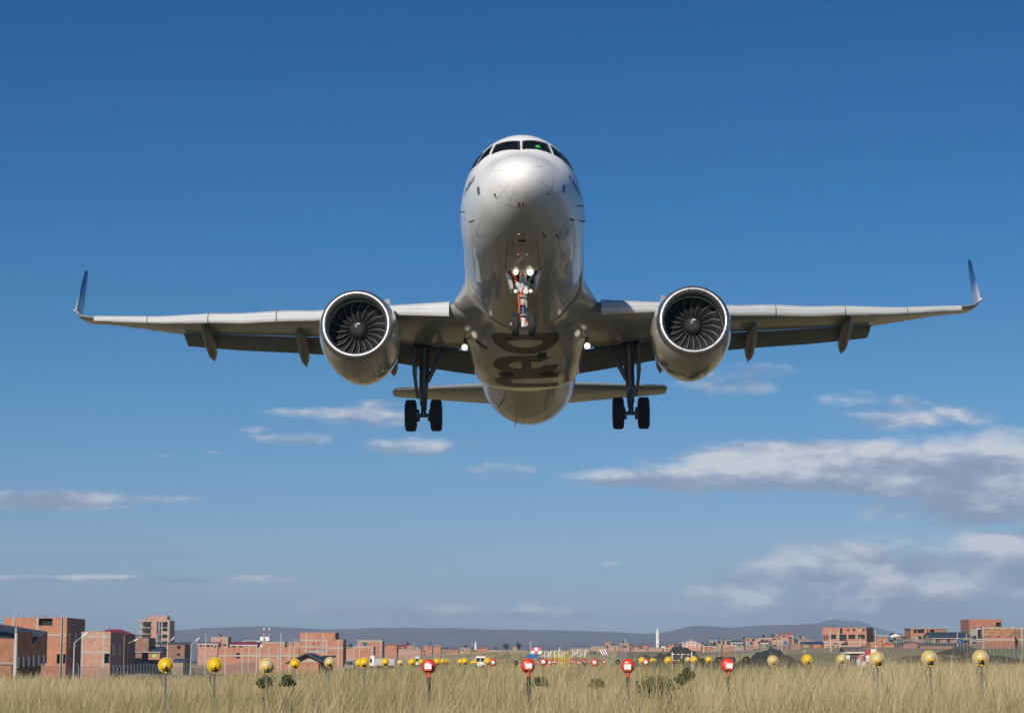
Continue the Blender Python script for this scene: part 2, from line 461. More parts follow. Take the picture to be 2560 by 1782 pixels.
for y, t, mm in ((2.15, -3.088, M_lamp2), (2.17, 3.095, M_orange)):
    m = MB(); p = S(y, t, .0); m.lathe([(-.06, .0), (-.05, .03), (-.02, .045), (.03, .04)], (p[0], p[1], p[2]), 'z', 12); m.build('belly_beacon', mat('beacon_glass', (.55, .45, .35), .15) if mm is M_lamp2 else mat('amber_glass', (.55, .22, .03), .15), fus)
m = MB(); m.grid(surf_patch([(2.52, -math.pi + .075), (2.52, -math.pi - .075), (2.66, -math.pi - .075), (2.66, -math.pi + .075)], .005, 3)); m.build('nose_vent', M_seam, fus)
# closed forward gear doors outlined on the belly
for sx in (-1, 1):
    strip([(2.87, sx * math.pi)] + [(2.87, sx * (math.pi - .28 * i / 6)) for i in range(7)] + [(2.9 + .22 * i, sx * 2.862) for i in range(1, 11)], .02).build('gear_door_seam', M_seam, fus)
for y in (6.35, 8.6, 22.0, 24.4):
    strip([(y, (t if t <= math.pi else t - 2 * math.pi)) for t in [rad(100) + rad(160) * i / 50 for i in range(51)]], .012).build('panel_seam', M_seam, fus)
for y0, y1, t0, t1 in ((3.3, 3.75, 2.45, 2.62), (7.0, 7.7, 2.75, 2.95), (7.1, 7.6, -2.9, -2.68), (9.0, 9.8, -3.05, -2.8), (22.6, 23.3, 2.8, 3.0), (23.6, 24.2, -2.95, -2.7), (8.2, 8.5, 2.3, 2.45)):
    strip([(y0, t0), (y1, t0), (y1, t1), (y0, t1), (y0, t0)], .012).build('access_panel_seam', M_seam, fus)
# passenger doors and cabin windows along the sides
for sx in (-1, 1):
    for y0, w in ((4.35, .85), (29.6, .8)):
        z0, z1 = -.45, 1.4
        th = lambda z, y: sx * math.acos(max(-1, min(1, (z - fsec(y)[3]) / ((fsec(y)[0] - fsec(y)[3]) if z >= fsec(y)[3] else (fsec(y)[3] - fsec(y)[1])))))
        zz = [lerp(z0, z1, i / 8) for i in range(9)]
        loop = [(y0, th(z, y0)) for z in zz] + [(y0 + w, th(z, y0 + w)) for z in zz[::-1]] + [(y0, th(z0, y0))]
        strip(loop, .022).build('cabin_door_seam', mat('grey_seam', (.25, .25, .25)), fus)
for sx in (-1, 1):
    for i in range(40):
        m = MB()
        y = 6.0 + i * .535
        if y > 28.5: break
        t0 = math.acos(.62 / 2.07); dt = .085
        m.grid(surf_patch([(y, sx * (t0 - dt)), (y + .23, sx * (t0 - dt)), (y + .23, sx * (t0 + dt)), (y, sx * (t0 + dt))], .005, 2))
        m.build('cabin_window', M_glass, fus, smooth=False)

def text_outline(body, size=1.0, offset=0.0):
    cu = bpy.data.curves.new('lettering_outline', 'FONT'); cu.body = body; cu.size = size; cu.offset = offset; cu.fill_mode = 'FRONT' if hasattr(cu, 'fill_mode') and False else cu.fill_mode
    ob = bpy.data.objects.new('lettering_outline', cu); COL.objects.link(ob)
    dg = bpy.context.evaluated_depsgraph_get(); me = bpy.data.meshes.new_from_object(ob.evaluated_get(dg))
    vs = [tuple(v.co) for v in me.vertices]; fs = [tuple(p.vertices) for p in me.polygons]
    COL.objects.unlink(ob); bpy.data.objects.remove(ob); bpy.data.meshes.remove(me)
    return vs, fs
tv, tf = text_outline('AIRBUS', .27, .006)
tw = max(v[0] for v in tv)
def side_point(y, z, sx, off):
    t, b, h, c = fsec(y); k = (t - c) if z >= c else (c - b)
    return S(y, sx * math.acos(max(-1, min(1, (z - c) / k))), off)
for sx, ya, yb in ((-1, 3.32, 2.27), (1, 2.66, 3.70)):
    m = MB(); k = (yb - ya) / tw
    m.add([side_point(ya + v[0] * k, -.04 + (yb < ya) * .0 + v[1] * .95, sx, .006) for v in tv], tf)
    m.build('maker_lettering', M_navy, fus, smooth=False)
    # round emblem of nested arcs beside the word
    m = MB(); cy_, cz_, R_ = ya - math.copysign(.17, k), .055, .135
    for r0, r1, a0, a1 in ((.86, 1.0, 0, 360), (.0, .0, 0, 0)):
        if r1 == 0: continue
        rows = [[side_point(cy_ + R_ * r * math.cos(rad(a)), cz_ + R_ * r * math.sin(rad(a)), sx, .006) for r in (r0, r1)] for a in np.linspace(a0, a1, 37)]
        m.grid(rows)
    for q in range(3):
        rows = []
        for a in np.linspace(0, 180, 19):
            for_r = []
            for r in (.22 + .22 * q, .34 + .22 * q):
                xx = -.28 + .16 * q + r * math.cos(rad(a)) * .9; zz = (-.05) + r * math.sin(rad(a)) * 1.0
                l = math.hypot(xx, zz)
                if l > .95: xx, zz = xx * .95 / l, zz * .95 / l
                for_r.append(side_point(cy_ + math.copysign(1, k) * R_ * xx, cz_ + R_ * zz, sx, .006))
            rows.append(for_r)
        m.grid(rows)
    m.build('round_emblem', M_navy, fus, smooth=False)

# belly fairing with the wing root fillets
def F(y, th, off=0.):
    a = abs(th); b = max(0., -math.cos(a)); phi = a - math.pi / 2
    y0 = 11.55 - 1.7 * (1 - b)
    e = -.05 + .085 * sstep(y0 - .02, y0 + .10, y) - .10 * sstep(19.6, 21.0, y)
    x, _, z = S(y, th, e + off)
    if phi > 0:                                                  # box-like belly section between the wing roots
        g_ = sstep(y0, 16.8, y) * (1 - sstep(18.0, 21.0, y))
        q = (abs(math.cos(phi) / 2.15) ** 4.2 + abs(math.sin(phi) / 2.44) ** 4.2) ** (-1 / 4.2)
        x = lerp(x, math.copysign((q + off) * math.cos(phi), x), g_); z = lerp(z, -(q + off) * math.sin(phi), g_)
    f_ = .62 * math.exp(-((math.degrees(phi) - 27) / 13) ** 2) * sstep(9.9, 12.5, y) * (1 - sstep(13.2, 17.0, y))
    if abs(x) > .01: x += math.copysign(f_, x)
    return x, y, z
fm = MB()
NF = 120; fy = [9.6 + .08 * i for i in range(30)] + [12.0 + .2 * i for i in range(47)]
fm.grid([[F(y, rad(68) + rad(224) * k / NF if rad(68) + rad(224) * k / NF <= math.pi else rad(68) + rad(224) * k / NF - 2 * math.pi) for k in range(NF + 1)] for y in fy])
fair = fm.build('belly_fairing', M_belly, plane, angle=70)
strip([(11.55 - 1.7 * (1 - max(0., -math.cos(t))) + .03, (t if t <= math.pi else t - 2 * math.pi)) for t in [rad(95) + rad(170) * i / 60 for i in range(61)]], .03, .012, F).build('fairing_seam', M_seam, fair)
for y in (15.6, 16.0, 18.2):
    strip([(y, (t if t <= math.pi else t - 2 * math.pi)) for t in [rad(125) + rad(110) * i / 40 for i in range(41)]], .014, .006, F).build('panel_seam', M_seam, fair)
def belly_th(x, y):
    lo, hi = rad(95), math.pi
    for _ in range(30):
        md = (lo + hi) / 2
        if F(y, md)[0] > abs(x): lo = md
        else: hi = md
    return math.copysign((lo + hi) / 2, x if x else 1)
def bpt(x, y, off=.008): return F(y, belly_th(x, y), off)
def arc_band(cx, cy, rx0, ry0, rx1, ry1, a0, a1, n=48):
    return [[bpt(cx + lerp(rx0, rx1, s / 4) * math.cos(rad(a)), cy + lerp(ry0, ry1, s / 4) * math.sin(rad(a))) for s in range(5)] for a in np.linspace(a0, a1, n)]
def slab(x0, x1, y0, y1, nx=14, ny=6):
    return [[bpt(lerp(x0, x1, i / nx), lerp(y0, y1, j / ny)) for i in range(nx + 1)] for j in range(ny + 1)]
# huge dark lower-case letters n, e, o running forward along the belly
m = MB(); m.grid(arc_band(0, 13.05, .60, .42, 1.17, 1.02, 0, 360, 73)); m.build('belly_letter', M_marking, fair)
m = MB(); m.grid(arc_band(0, 15.25, .62, .42, 1.17, 1.02, 8, 320, 65)); m.grid(slab(-.16, .18, 14.78, 15.72, 4, 6)); m.build('belly_letter', M_marking, fair)
m = MB(); m.grid(arc_band(-.15, 17.25, .45, .40, 1.0, .95, 90, 270, 37)); m.grid(slab(-.15, 1.15, 16.3, 16.85)); m.grid(slab(-.15, 1.15, 17.65, 18.2)); m.build('belly_letter', M_marking, fair)
for x0, x1, y0, y1 in ((.42, .72, 14.05, 14.55), (-.7, -.35, 12.55, 12.75), (-1.75, -1.35, 14.0, 14.22), (1.45, 1.72, 12.6, 12.66)):
    m = MB(); m.grid([[bpt(lerp(x0, x1, i / 4), lerp(y0, y1, j / 3), .012) for i in range(5)] for j in range(4)]); m.build('belly_vent', M_seam, fair)
for x in (-.72, .72):
    m = MB(); m.grid([[bpt(x + r * .28 * math.cos(a), 16.3 + r * .30 * math.sin(a), .014) for r in (.01, .5, 1)] for a in [2 * math.pi * k / 24 for k in range(25)]]); m.build('cooling_outlet', M_seam, fair)

# ---- wings
le = lambda x: 12.0 + (abs(x) - 2) * .51
te = lambda x: 18.1 if abs(x) < 6.4 else 18.1 + (abs(x) - 6.4) * .274
z_top = table([1.5, 2.4, 4.7, 7.6, 8.7, 10.5, 11.7, 13.7, 16.4, 17], [-.86, -.74, -.53, -.26, -.07, .10, .29, .49, .92, 1.02])
z_bot = table([1.5, 2.3, 4.6, 7.6, 8.7, 10.4, 11.5, 13.5, 15.9, 17], [-1.62, -1.44, -1.02, -.76, -.60, -.42, -.22, .04, .48, .68])
z_te = table([1.5, 3, 4.8, 7.9, 10.7, 12.8, 15.8, 17], [-1.22, -1.10, -.86, -.44, -.10, .16, .82, 1.0])
def airfoil(tc, n=14, cut=1.0):
    up, lo = [], []
    for i in range(n + 1):
        x = (1 - math.cos(math.pi * i / n)) / 2 * cut
        t = 5 * tc * (.2969 * math.sqrt(x) - .126 * x - .3516 * x * x + .2843 * x ** 3 - .1036 * x ** 4)
        up.append((x, t * .95)); lo.append((x, -t * 1.05))
    return up[::-1] + lo[1:]
def section(x, yl, zl, yt, zt, tc, cant=0., cut=1.0):
    ch = math.hypot(yt - yl, zt - zl); a = math.atan2(zt - zl, yt - yl)
    P = []
    for u, w in airfoil(tc, cut=cut):
        yy, zz = u * ch, w * ch
        y = yl + yy * math.cos(a) - zz * math.sin(a); zn = yy * math.sin(a) + zz * math.cos(a)
        P.append((x - (zz * math.cos(a)) * math.sin(cant), y, zl + yy * math.sin(a) + zz * math.cos(a) * math.cos(cant)))
    return P
def mir(m, sx):
    if sx < 0: m.v = [(-x, y, z) for x, y, z in m.v]
    return m
def sharklet_paint():
    m = mat('sharklet_paint', (.75, .76, .77), .25, var=.04)
    nt = m.node_tree; N, L = nt.nodes, nt.links; b = N['Principled BSDF']; src = b.inputs['Base Color'].links[0].from_socket
    tc = N.new('ShaderNodeTexCoord'); sp = N.new('ShaderNodeSeparateXYZ'); L.new(tc.outputs['Object'], sp.inputs[0])
    mr = N.new('ShaderNodeMapRange'); mr.inputs['From Min'].default_value = 1.7; mr.inputs['From Max'].default_value = 3.3; L.new(sp.outputs[2], mr.inputs['Value'])
    cr = N.new('ShaderNodeValToRGB'); cr.color_ramp.elements[0].color = (.60, .62, .64, 1); cr.color_ramp.elements[1].color = (.008, .03, .16, 1)
    e = cr.color_ramp.elements.new(.45); e.color = (.05, .14, .36, 1)
    L.new(mr.outputs[0], cr.inputs[0]); L.new(cr.outputs[0], b.inputs['Base Color'])
    return m
M_shark = sharklet_paint()
for sx in (-1, 1):
    side = 'left' if sx < 0 else 'right'
    w = MB(); rings = []
    for x in (1.2, 2.2, 3.4, 4.8, 6.4, 7.8, 9.2, 10.6, 12, 12.95):
        zl = (z_top(x) + z_bot(x)) / 2 + .06
        cut = .80 if x < 6.5 else .78
        rings.append(section(x, le(x) + .08, zl, te(x), z_te(x), .125 if x < 5 else .112, 0, cut))
    w.loft(rings)
    rings = []
    for x in (13.02, 14, 15, 15.8, 16.4):
        zl = (z_top(x) + z_bot(x)) / 2 + .06
        rings.append(section(x, le(x) + .08, zl, te(x), z_te(x), .108))
    for x, yl, zl, ch, zt, cant in ((16.85, 19.62, .92, 1.45, 1.0, 8), (17.12, 19.86, 1.03, 1.42, 1.11, 22), (17.30, 20.10, 1.20, 1.36, 1.28, 42)):
        rings.append(section(x, yl, zl, yl + ch, zt, .10, rad(cant)))
    w.loft(rings)
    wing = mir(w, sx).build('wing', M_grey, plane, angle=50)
    s = MB(); rings = []
    for x, yl, zl, ch, cant in ((17.30, 20.10, 1.20, 1.36, 42), (17.40, 20.30, 1.36, 1.30, 62), (17.455, 20.52, 1.58, 1.22, 78), (17.48, 20.95, 2.08, 1.06, 83), (17.51, 21.4, 2.60, .90, 83), (17.54, 21.85, 3.12, .72, 83), (17.565, 22.2, 3.50, .56, 83), (17.57, 22.4, 3.62, .38, 83)):
        rings.append(section(x, yl, zl, yl + ch, zl + .06, .09, rad(cant)))
    s.loft(rings, False, True)
    mir(s, sx).build('sharklet', M_shark, wing, angle=60)
    n = MB(); n.lathe([(-.10, .0), (-.06, .05), (0, .07), (.12, .05), (.2, 0)], (17.42, 20.22, 1.32), 'y', 12); mir(n, sx).build('navigation_light', mat('nav_light_glass', (.75, .78, .8), .1, coat=.5), wing)
    # drooped slats in five pieces
    for x0, x1 in ((2.62, 5.25), (6.2, 8.98), (9.02, 11.68), (11.72, 14.18), (14.22, 16.45)):
        s = MB(); rings = []
        for i in range(7):
            x = lerp(x0, x1, i / 6); t, b = z_top(x), z_bot(x); h = t - b; l = le(x); q = .55 + .0 * x
            if x1 > 16 and i > 4: b = lerp(b, t - .25 * h, (i - 4) / 2 * .35)
            prof = [(l + .62, t + .015), (l + .34, t - .0 * h), (l + .10, t - .12 * h), (l - .08, t - .30 * h), (l - .17, t - .52 * h), (l - .20, t - .72 * h), (l - .17, t - .90 * h), (l - .10, b),
                    (l + .0, b + .02 * h), (l - .03, b + .22 * h), (l + .02, t - .45 * h), (l + .2, t - .25 * h), (l + .62, t - .02)]
            rings.append([(x, p, z) for p, z in prof])
        s.loft(rings)
        sl = mir(s, sx).build('slat', M_slat, wing, angle=40)
    # step line along the slats
    for x0, x1 in ((2.7, 5.2), (6.25, 16.3)):
        s = MB(); s.grid([[(x, le(x) - .185, z_top(x) - .60 * (z_top(x) - z_bot(x))), (x, le(x) - .192, z_top(x) - .63 * (z_top(x) - z_bot(x)))] for x in np.linspace(x0, x1, 30)])
        mir(s, sx).build('slat_seam', mat('slat_line', (.36, .37, .38), .5), wing)
    # flaps, two panels, drooped below a slot
    for x0, x1 in ((1.9, 6.36), (6.42, 13.02)):
        s = MB(); rings = []
        for i in range(7):
            x = lerp(x0, x1, i / 6)
            zt_ = table([2, 4.8, 8, 10.8, 13], [-1.20, -.83, -.46, -.13, .15])(x); zb_ = table([2, 4.7, 8.1, 10.9, 13.2], [-1.84, -1.38, -.83, -.46, -.08])(x)
            rings.append(section(x, te(x) - .58, zt_ - .03, te(x) + .50, zb_, .10))
        s.loft(rings)
        mir(s, sx).build('flap', M_flap, wing, angle=50)
    # canoe fairings over the flap tracks
    for x, zt_, zf in ((4.97, -1.70, -1.05), (8.33, -1.15, -.48), (11.97, -.60, -.08)):
        s = MB(); rings = []; y0, y1 = te(x) - 2.1, te(x) + 1.0
        for i in range(17):
            u = i / 16; y = lerp(y0, y1, u)
            r = .21 * (math.sin(math.pi * min(1, u * .9 + .06)) ** .55) if 0 < u < 1 else .012
            r *= 1 - sstep(.72, 1.0, u) * .93
            top = lerp(zf, zt_, sstep(.28, 1.0, u) * .55 + .45 * u * u)
            hgt = .55 * (math.sin(math.pi * min(1, u * .80 + .1))) * (1 - sstep(.75, 1, u) * .9)
            rings.append([(x + r * math.cos(a), y, top - .10 + (hgt * .55) * (math.sin(a) if math.sin(a) > 0 else math.sin(a) * 1.1)) for a in [2 * math.pi * k / 20 for k in range(20)]])
        s.loft(rings)
        mir(s, sx).build('flap_track_fairing', mat('fairing_grey', (.30, .30, .28), .4, var=.1, coat=.2), wing, angle=60)
    s = MB(); s.tube([(2.17, 14.9, -1.45), (2.17, 14.57, -1.84)], [.05, .07], 10); mir(s, sx).build('landing_light_arm', M_steel, wing)
    s = MB(); s.lathe([(.06, .11), (0, .105), (-.02, .07), (-.03, .0)], (2.17, 14.45, -1.88), 'y', 20); mir(s, sx).build('landing_light', M_lampw, wing)
    # aileron seam and static wicks
    for x in (13.6, 14.4, 15.2, 16.0):
        s = MB(); s.tube([(x, te(x) - .02, z_te(x)), (x, te(x) + .2, z_te(x) - .02)], .008, 5)
        mir(s, sx).build('static_wick', M_seam, wing)
    # wheel well shadow gap opening in the lower skin
    # ---- engines
    ex, ey, ez = 5.68, 10.72, -2.03
    bump = lambda a, t, r: .10 * math.exp(-(((math.degrees(t) + 90 + 180) % 360 - 180) / 34) ** 2) * sstep(11.6, 12.6, a) * (1 - sstep(14.0, 15.2, a))
    n = MB(); n.lathe([(ey + .27, 1.245), (ey + .5, 1.30), (ey + .9, 1.355), (ey + 1.5, 1.39), (ey + 2.2, 1.375), (ey + 3.0, 1.29), (ey + 3.8, 1.13), (ey + 4.35, .98), (ey + 4.36, .93)], (ex, 0, ez), 'y', 72, bump)
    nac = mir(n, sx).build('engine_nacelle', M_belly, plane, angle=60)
    prof = [(ey + .27, 1.246), (ey + .19, 1.234), (ey + .12, 1.215), (ey + .065, 1.188), (ey + .03, 1.158), (ey + .008, 1.122), (ey + .0, 1.088), (ey + .012, 1.055), (ey + .045, 1.025), (ey + .11, .998), (ey + .20, .982), (ey + .30, .975)]
    n = MB(); n.lathe(prof, (ex, 0, ez), 'y', 96); mir(n, sx).build('inlet_lip', M_chrome, nac, angle=70)
    if sx > 0:                                                    # taped seams across the lip of this engine only
        for k in range(12):
            n = MB(); a = 2 * math.pi * (k + .25) / 12
            for (a0, r0), (a1, r1) in zip(prof[:-1], prof[1:]):
                q = []
                for (aa, rr) in ((a0, r0), (a1, r1)):
                    for d in (-.009, .009): q.append((ex + (rr + (.004 if aa < 99 else 0)) * math.cos(a + d / rr), aa - .004, ez + (rr) * math.sin(a + d / rr)))
                n.quad(q[0], q[1], q[3], q[2])
            n.build('lip_seam', M_seam, nac)
    n = MB(); n.lathe([(ey + .30, .976), (ey + .55, .99)], (ex, 0, ez), 'y', 72); mir(n, sx).build('inlet_liner', M_inlet, nac)
    n = MB(); n.lathe([(ey + .55, .990), (ey + .78, 1.0)], (ex, 0, ez), 'y', 72); mir(n, sx).build('fan_case', M_liner, nac)
    n = MB(); n.lathe([(ey + .78, 1.0), (ey + 1.25, 1.02), (ey + 1.3, .2), (ey + 1.3, .0)], (ex, 0, ez), 'y', 48); mir(n, sx).build('fan_duct', M_dark, nac)
    n = MB()
    for k in range(20):
        phi0 = 2 * math.pi * k / 20; rows = []
        for j in range(13):
            u = j / 12; r = lerp(.27, .985, u)
            stag = rad(lerp(28, 62, u ** .8)); ch = lerp(.20, .27, u)
            lam = phi0 + .11 * math.sin(math.pi * u) - .07 * u
            row = []
            for q, th_ in ((0, .0), (.09, .006), (.5, .012), (1, 0)):
                ang = lam - q * ch * math.sin(stag) / r
                row.append((ex + r * math.cos(ang), ey + .84 + q * ch * math.cos(stag) + .05 * u + th_, ez + r * math.sin(ang)))
            rows.append(row)
        b0 = len(n.f); n.grid(rows)
        for fi in range(b0, len(n.f)): n.mi[fi] = 1 if (fi - b0) % 3 == 0 else 0
    n.build('fan_blade_ring', [M_fan, M_fanle], nac, angle=80) if sx > 0 else None
    if sx < 0:
        n.v = [(x - 2 * ex, y, z) for x, y, z in n.v]
        n.build('fan_blade_ring', [M_fan, M_fanle], nac, angle=80)
    n = MB(); n.lathe([(ey + .42, .0), (ey + .425, .03), (ey + .44, .07), (ey + .48, .13), (ey + .55, .20), (ey + .64, .255), (ey + .74, .285), (ey + 1.0, .29)], (ex, 0, ez), 'y', 40); spn = mir(n, sx).build('spinner', M_spin, nac)
    n = MB(); rows = []
    for i in range(14):
        u = i / 13; a = rad(215) - rad(170) * u; r = lerp(.03, .115, u); wd = .005 + .022 * u
        rows.append([(sx * ex + (r - wd) * math.cos(a), ey + .4 + (.02 + .46 * (r) ** 1.15) * .55 - .012, ez + (r - wd) * math.sin(a) + .02), (sx * ex + (r + wd) * math.cos(a), ey + .4 + (.02 + .46 * (r) ** 1.15) * .55 - .012, ez + (r + wd) * math.sin(a) + .02)])
    n.grid(rows); n.build('spinner_spiral', M_gearw, nac)
    n = MB(); n.loft([[(ex + wx * c, y, z0 if k < 2 else z1) for k, c in enumerate((-1, 1, 1, -1))] for y, wx, z0, z1 in ((12.6, .10, -.9, -.62), (13.4, .2, -1.3, -.55), (14.6, .22, -1.5, -.6), (16.5, .18, -1.3, -.7), (17.6, .05, -1.1, -.8))])
    mir(n, sx).build('pylon', M_white, nac, angle=50)
    n = MB(); a = rad(128)                                       # strake on the inboard shoulder
    f = lambda y, r: (ex + r * math.cos(a), y, ez + r * math.sin(a))
    n.quad(f(ey + .9, 1.33), f(ey + 1.35, 1.62), f(ey + 2.0, 1.62), f(ey + 2.1, 1.36)); mir(n, sx).build('nacelle_strake', M_white, nac)
    for yy in (ey + .93, ey + 2.35):
        n = MB(); rr = np.interp(yy, [ey + .9, ey + 2.2, ey + 3.0], [1.36, 1.377, 1.29]) + .004
        n.lathe([(yy, rr), (yy + .012, rr)], (ex, 0, ez), 'y', 72, bump); mir(n, sx).build('nacelle_seam', M_seam, nac)
    for xx in (-.35, .0, .35):
        n = MB()
        for i in range(12):
            y0 = ey + 1.0 + i * .12; q = []
            for y in (y0, y0 + .12):
                rr = np.interp(y, [ey + .9, ey + 1.5, ey + 2.2, ey + 3.0], [1.357, 1.391, 1.377, 1.29]); tt = -math.pi / 2 + xx
                rr += bump(y, tt, 1) + .005
                for d in (-.006, .006): q.append((ex + rr * math.cos(tt + d), y, ez + rr * math.sin(tt + d)))
            n.quad(q[0], q[1], q[3], q[2])
        mir(n, sx).build('latch_seam', M_seam, nac)

# ---- tail
for sx in (-1, 1):
    s = MB(); s.loft([section(x, yl, z, yl + ch, z - .02, .10) for x, yl, z, ch in ((.8, 31.1, .98, 4.0), (2.0, 31.8, 1.12, 3.55), (4.2, 33.2, 1.38, 2.45), (6.0, 34.35, 1.60, 1.6), (6.22, 34.7, 1.63, 1.2))])
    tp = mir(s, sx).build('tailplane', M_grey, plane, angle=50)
    s = MB(); s.loft([[(x, yl - .02 + d, z + e) for d, e in ((0, .0), (.10, .05), (.22, .09), (.22, -.09), (.10, -.05))] for x, yl, z in ((5.0, 33.72, 1.48), (5.6, 34.09, 1.555), (6.1, 34.42, 1.61))])
    mir(s, sx).build('leading_edge', M_chrome, tp)
s = MB(); rings = []
for z, yl, ch in ((1.7, 28.4, 6.6), (3.0, 30.0, 5.3), (5.5, 32.0, 3.9), (7.7, 33.8, 2.5), (7.85, 34.1, 2.1)):
    rings.append([(w_ * ch, yl + u * ch, z) for u, w_ in airfoil(.10)])
s.loft(rings); s.build('tail_fin', M_white, plane, angle=50)
s = MB(); s.lathe([(37.2, .24), (37.6, .17), (37.62, .10), (37.3, .09)], (0, 0, 1.15), 'y', 20); s.build('exhaust_pipe', M_steel, plane)
for x, y, h, ch, dx in ((-.95, 22.6, .32, .36, -.22), (-.45, 25.2, .38, .10, -.12), (.1, 8.2, .25, .3, 0)):
    zb = -fsec(y)[3] * 0 + fsec(y)[3] - (fsec(y)[3] - fsec(y)[1]) * math.sqrt(max(0, 1 - (x / fsec(y)[2]) ** 2))
    s = MB(); s.loft([[(x + dx * k - .012, y + .3 * k * ch, zb + .03 - h * k), (x + dx * k + .012, y + .3 * k * ch, zb + .03 - h * k), (x + dx * k + .012, y + ch, zb + .03 - h * k), (x + dx * k - .012, y + ch, zb + .03 - h * k)] for k in (0, 1)])
    s.build('blade_antenna', M_navy, plane, smooth=False)

# ---- landing gear
def wheel(cx, cy, cz, R, w, name='wheel', parent=None, n=48):
    m = MB()
    h = w / 2
    prof = [(-h * .55, R * .52), (-h * .82, R * .56), (-h * .98, R * .70), (-h, R * .82), (-h * .90, R * .93), (-h * .66, R * .985)]
    k = 7
    for i in range(k):                                           # tread with circumferential grooves
        a = lerp(-h * .60, h * .60, i / (k - 1)); d = h * .60 / (k - 1) * .7
        prof += [(a - d, R), (a + d, R)]
        if i < k - 1: prof += [(a + d + .006, R * .978), (a + d + h * .6 / (k - 1) * .5, R * .978)]
    prof += [(h * .66, R * .985), (h * .90, R * .93), (h, R * .82), (h * .98, R * .70), (h * .82, R * .56), (h * .55, R * .52)]
    prof = sorted(prof[:6], key=lambda p: 0) + sorted(prof[6:-6], key=lambda p: p[0]) + prof[-6:]
    m.lathe(prof, (cx, cy, cz), 'x', n)
    m.cur = 1
    m.lathe([(-h * .55, R * .53), (-h * .70, R * .48), (-h * .45, R * .30), (-h * .75, R * .16), (-h * .78, 0)], (cx, cy, cz), 'x', 24)
    m.lathe([(h * .55, R * .53), (h * .70, R * .48), (h * .45, R * .30), (h * .75, R * .16), (h * .78, 0)], (cx, cy, cz), 'x', 24)
    return m.build(name, [M_tyre, M_hub], parent, angle=40)

NX, NY, NZ = 0.0, 5.07, -3.72
g = MB(); g.tube([(0, 5.25, -1.7), (0, 5.22, -2.35), (0, 5.16, -2.95)], [.12, .115, .105], 20)
gear = g.build('nose_gear_leg', M_gearw, plane)
g = MB(); g.tube([(0, 5.155, -2.9), (0, 5.08, -3.62)], [.075, .072], 20); g.build('gear_piston', M_blue, gear)
g = MB(); g.tube([(0, 5.175, -2.90), (0, 5.16, -3.02), (0, 5.15, -3.10)], [.135, .14, .10], 16); g.build('steering_collar', M_taupe, gear)
for sx in (-1, 1):
    g = MB(); g.tube([(sx * .36, 5.0, -2.05), (sx * .10, 5.10, -2.52)], [.05, .06], 12); g.build('brace', M_orange if sx < 0 else M_steel, gear)
    g = MB(); g.tube([(sx * .19, 5.06, -2.38), (sx * .04, 5.12, -2.66)], [.075, .085], 12); g.build('brace_fitting', M_gearw, gear)
    g = MB(); rl = .098 if sx > 0 else .072; g.lathe([(.08, rl * .9), (.0, rl), (-.03, rl * .8), (-.045, .0)], (sx * .22, 4.92, -2.08), 'y', 24); g.build('taxi_light', M_lamp, gear)
    g = MB(); g.lathe([(.12, .03), (.06, .055), (-.0, .06)], (sx * .23, 4.95, -2.69), 'y', 20); g.build('lamp_housing', M_steel, gear)
    g = MB(); g.lathe([(.0, .052), (-.02, .04), (-.03, .0)], (sx * .23, 4.94, -2.69), 'y', 20); g.build('turnoff_light', M_lamp2, gear)
    g = MB(); g.tube([(sx * .02, 5.1, -2.69), (sx * .2, 5.02, -2.69)], .025, 8); g.build('lamp_bracket', M_orange if sx > 0 else M_steel, gear)
    # rear bay doors hanging open either side
    g = MB(); g.loft([[(sx * (a + d - (.13 if z == z1 else -.03)), y, z) for d in (0, .08) for z in ((z0, z1) if d == 0 else (z1, z0))] for y, a, z0, z1 in ((5.12, .47, -1.97, -2.2), (5.4, .44, -1.97, -2.48), (5.8, .42, -2.0, -2.56), (6.2, .43, -2.0, -2.36))])
    g.build('gear_door', M_white, gear, smooth=False)
    wheel(NX + sx * .255, NY - .02, NZ, .385, .225, 'nose_wheel', gear)
g = MB(); g.tube([(.08, 4.93, -2.70), (.08, 5.0, -2.70)], [.085, .085], 16); g.build('steering_actuator', M_gearw, gear)
g = MB(); g.tube([(-.40, 5.05, NZ), (.40, 5.05, NZ)], .055, 12); g.tube([(0, 5.02, NZ - .12), (0, 5.05, NZ + .18)], [.10, .09], 14); g.build('axle', M_gearw, gear)
g = MB()
for a, b, r in (((-.15, 5.0, -2.75), (-.12, 4.98, -3.15), .02), ((-.12, 4.98, -3.15), (-.14, 5.0, -3.4), .018), ((-.14, 5.02, -3.40), (-.05, 4.97, -3.62), .016), ((-.13, 5.0, -2.83), (.02, 4.97, -2.84), .03), ((-.12, 4.99, -3.10), (.02, 4.97, -3.12), .022), ((.08, 4.98, NZ + .05), (.18, 4.98, NZ + .02), .03), ((-.18, 5.0, NZ - .03), (-.08, 4.98, NZ - .02), .022), ((-.03, 5.0, -2.62), (-.06, 4.98, -2.78), .03), ((.13, 5.0, -2.56), (.16, 5.0, -2.72), .018), ((0, 4.97, -2.1), (0, 4.97, -2.25), .035)):
    g = MB(); g.tube([a, b], r, 8); g.build('orange_test_wiring', M_orange, gear)
for a, b, r in (((-.06, 5.0, -2.15), (-.05, 5.02, -2.5), .025), ((.06, 5.0, -2.12), (.05, 5.02, -2.5), .02), ((0, 4.98, -2.2), (0, 5.0, -2.6), .035), ((-.1, 4.96, -2.86), (.1, 4.96, -2.86), .022), ((-.09, 4.96, NZ + .27), (.09, 4.96, NZ + .27), .028), ((.1, 5.0, -3.0), (.1, 5.0, -3.2), .02)):
    g = MB(); g.tube([a, b], r, 8); g.build('hydraulic_line', M_hub, gear)
g = MB(); g.box(-.11, .11, 4.9, 5.05, -1.99, -1.84); g.build('bay_fitting', M_seam, gear, smooth=False)
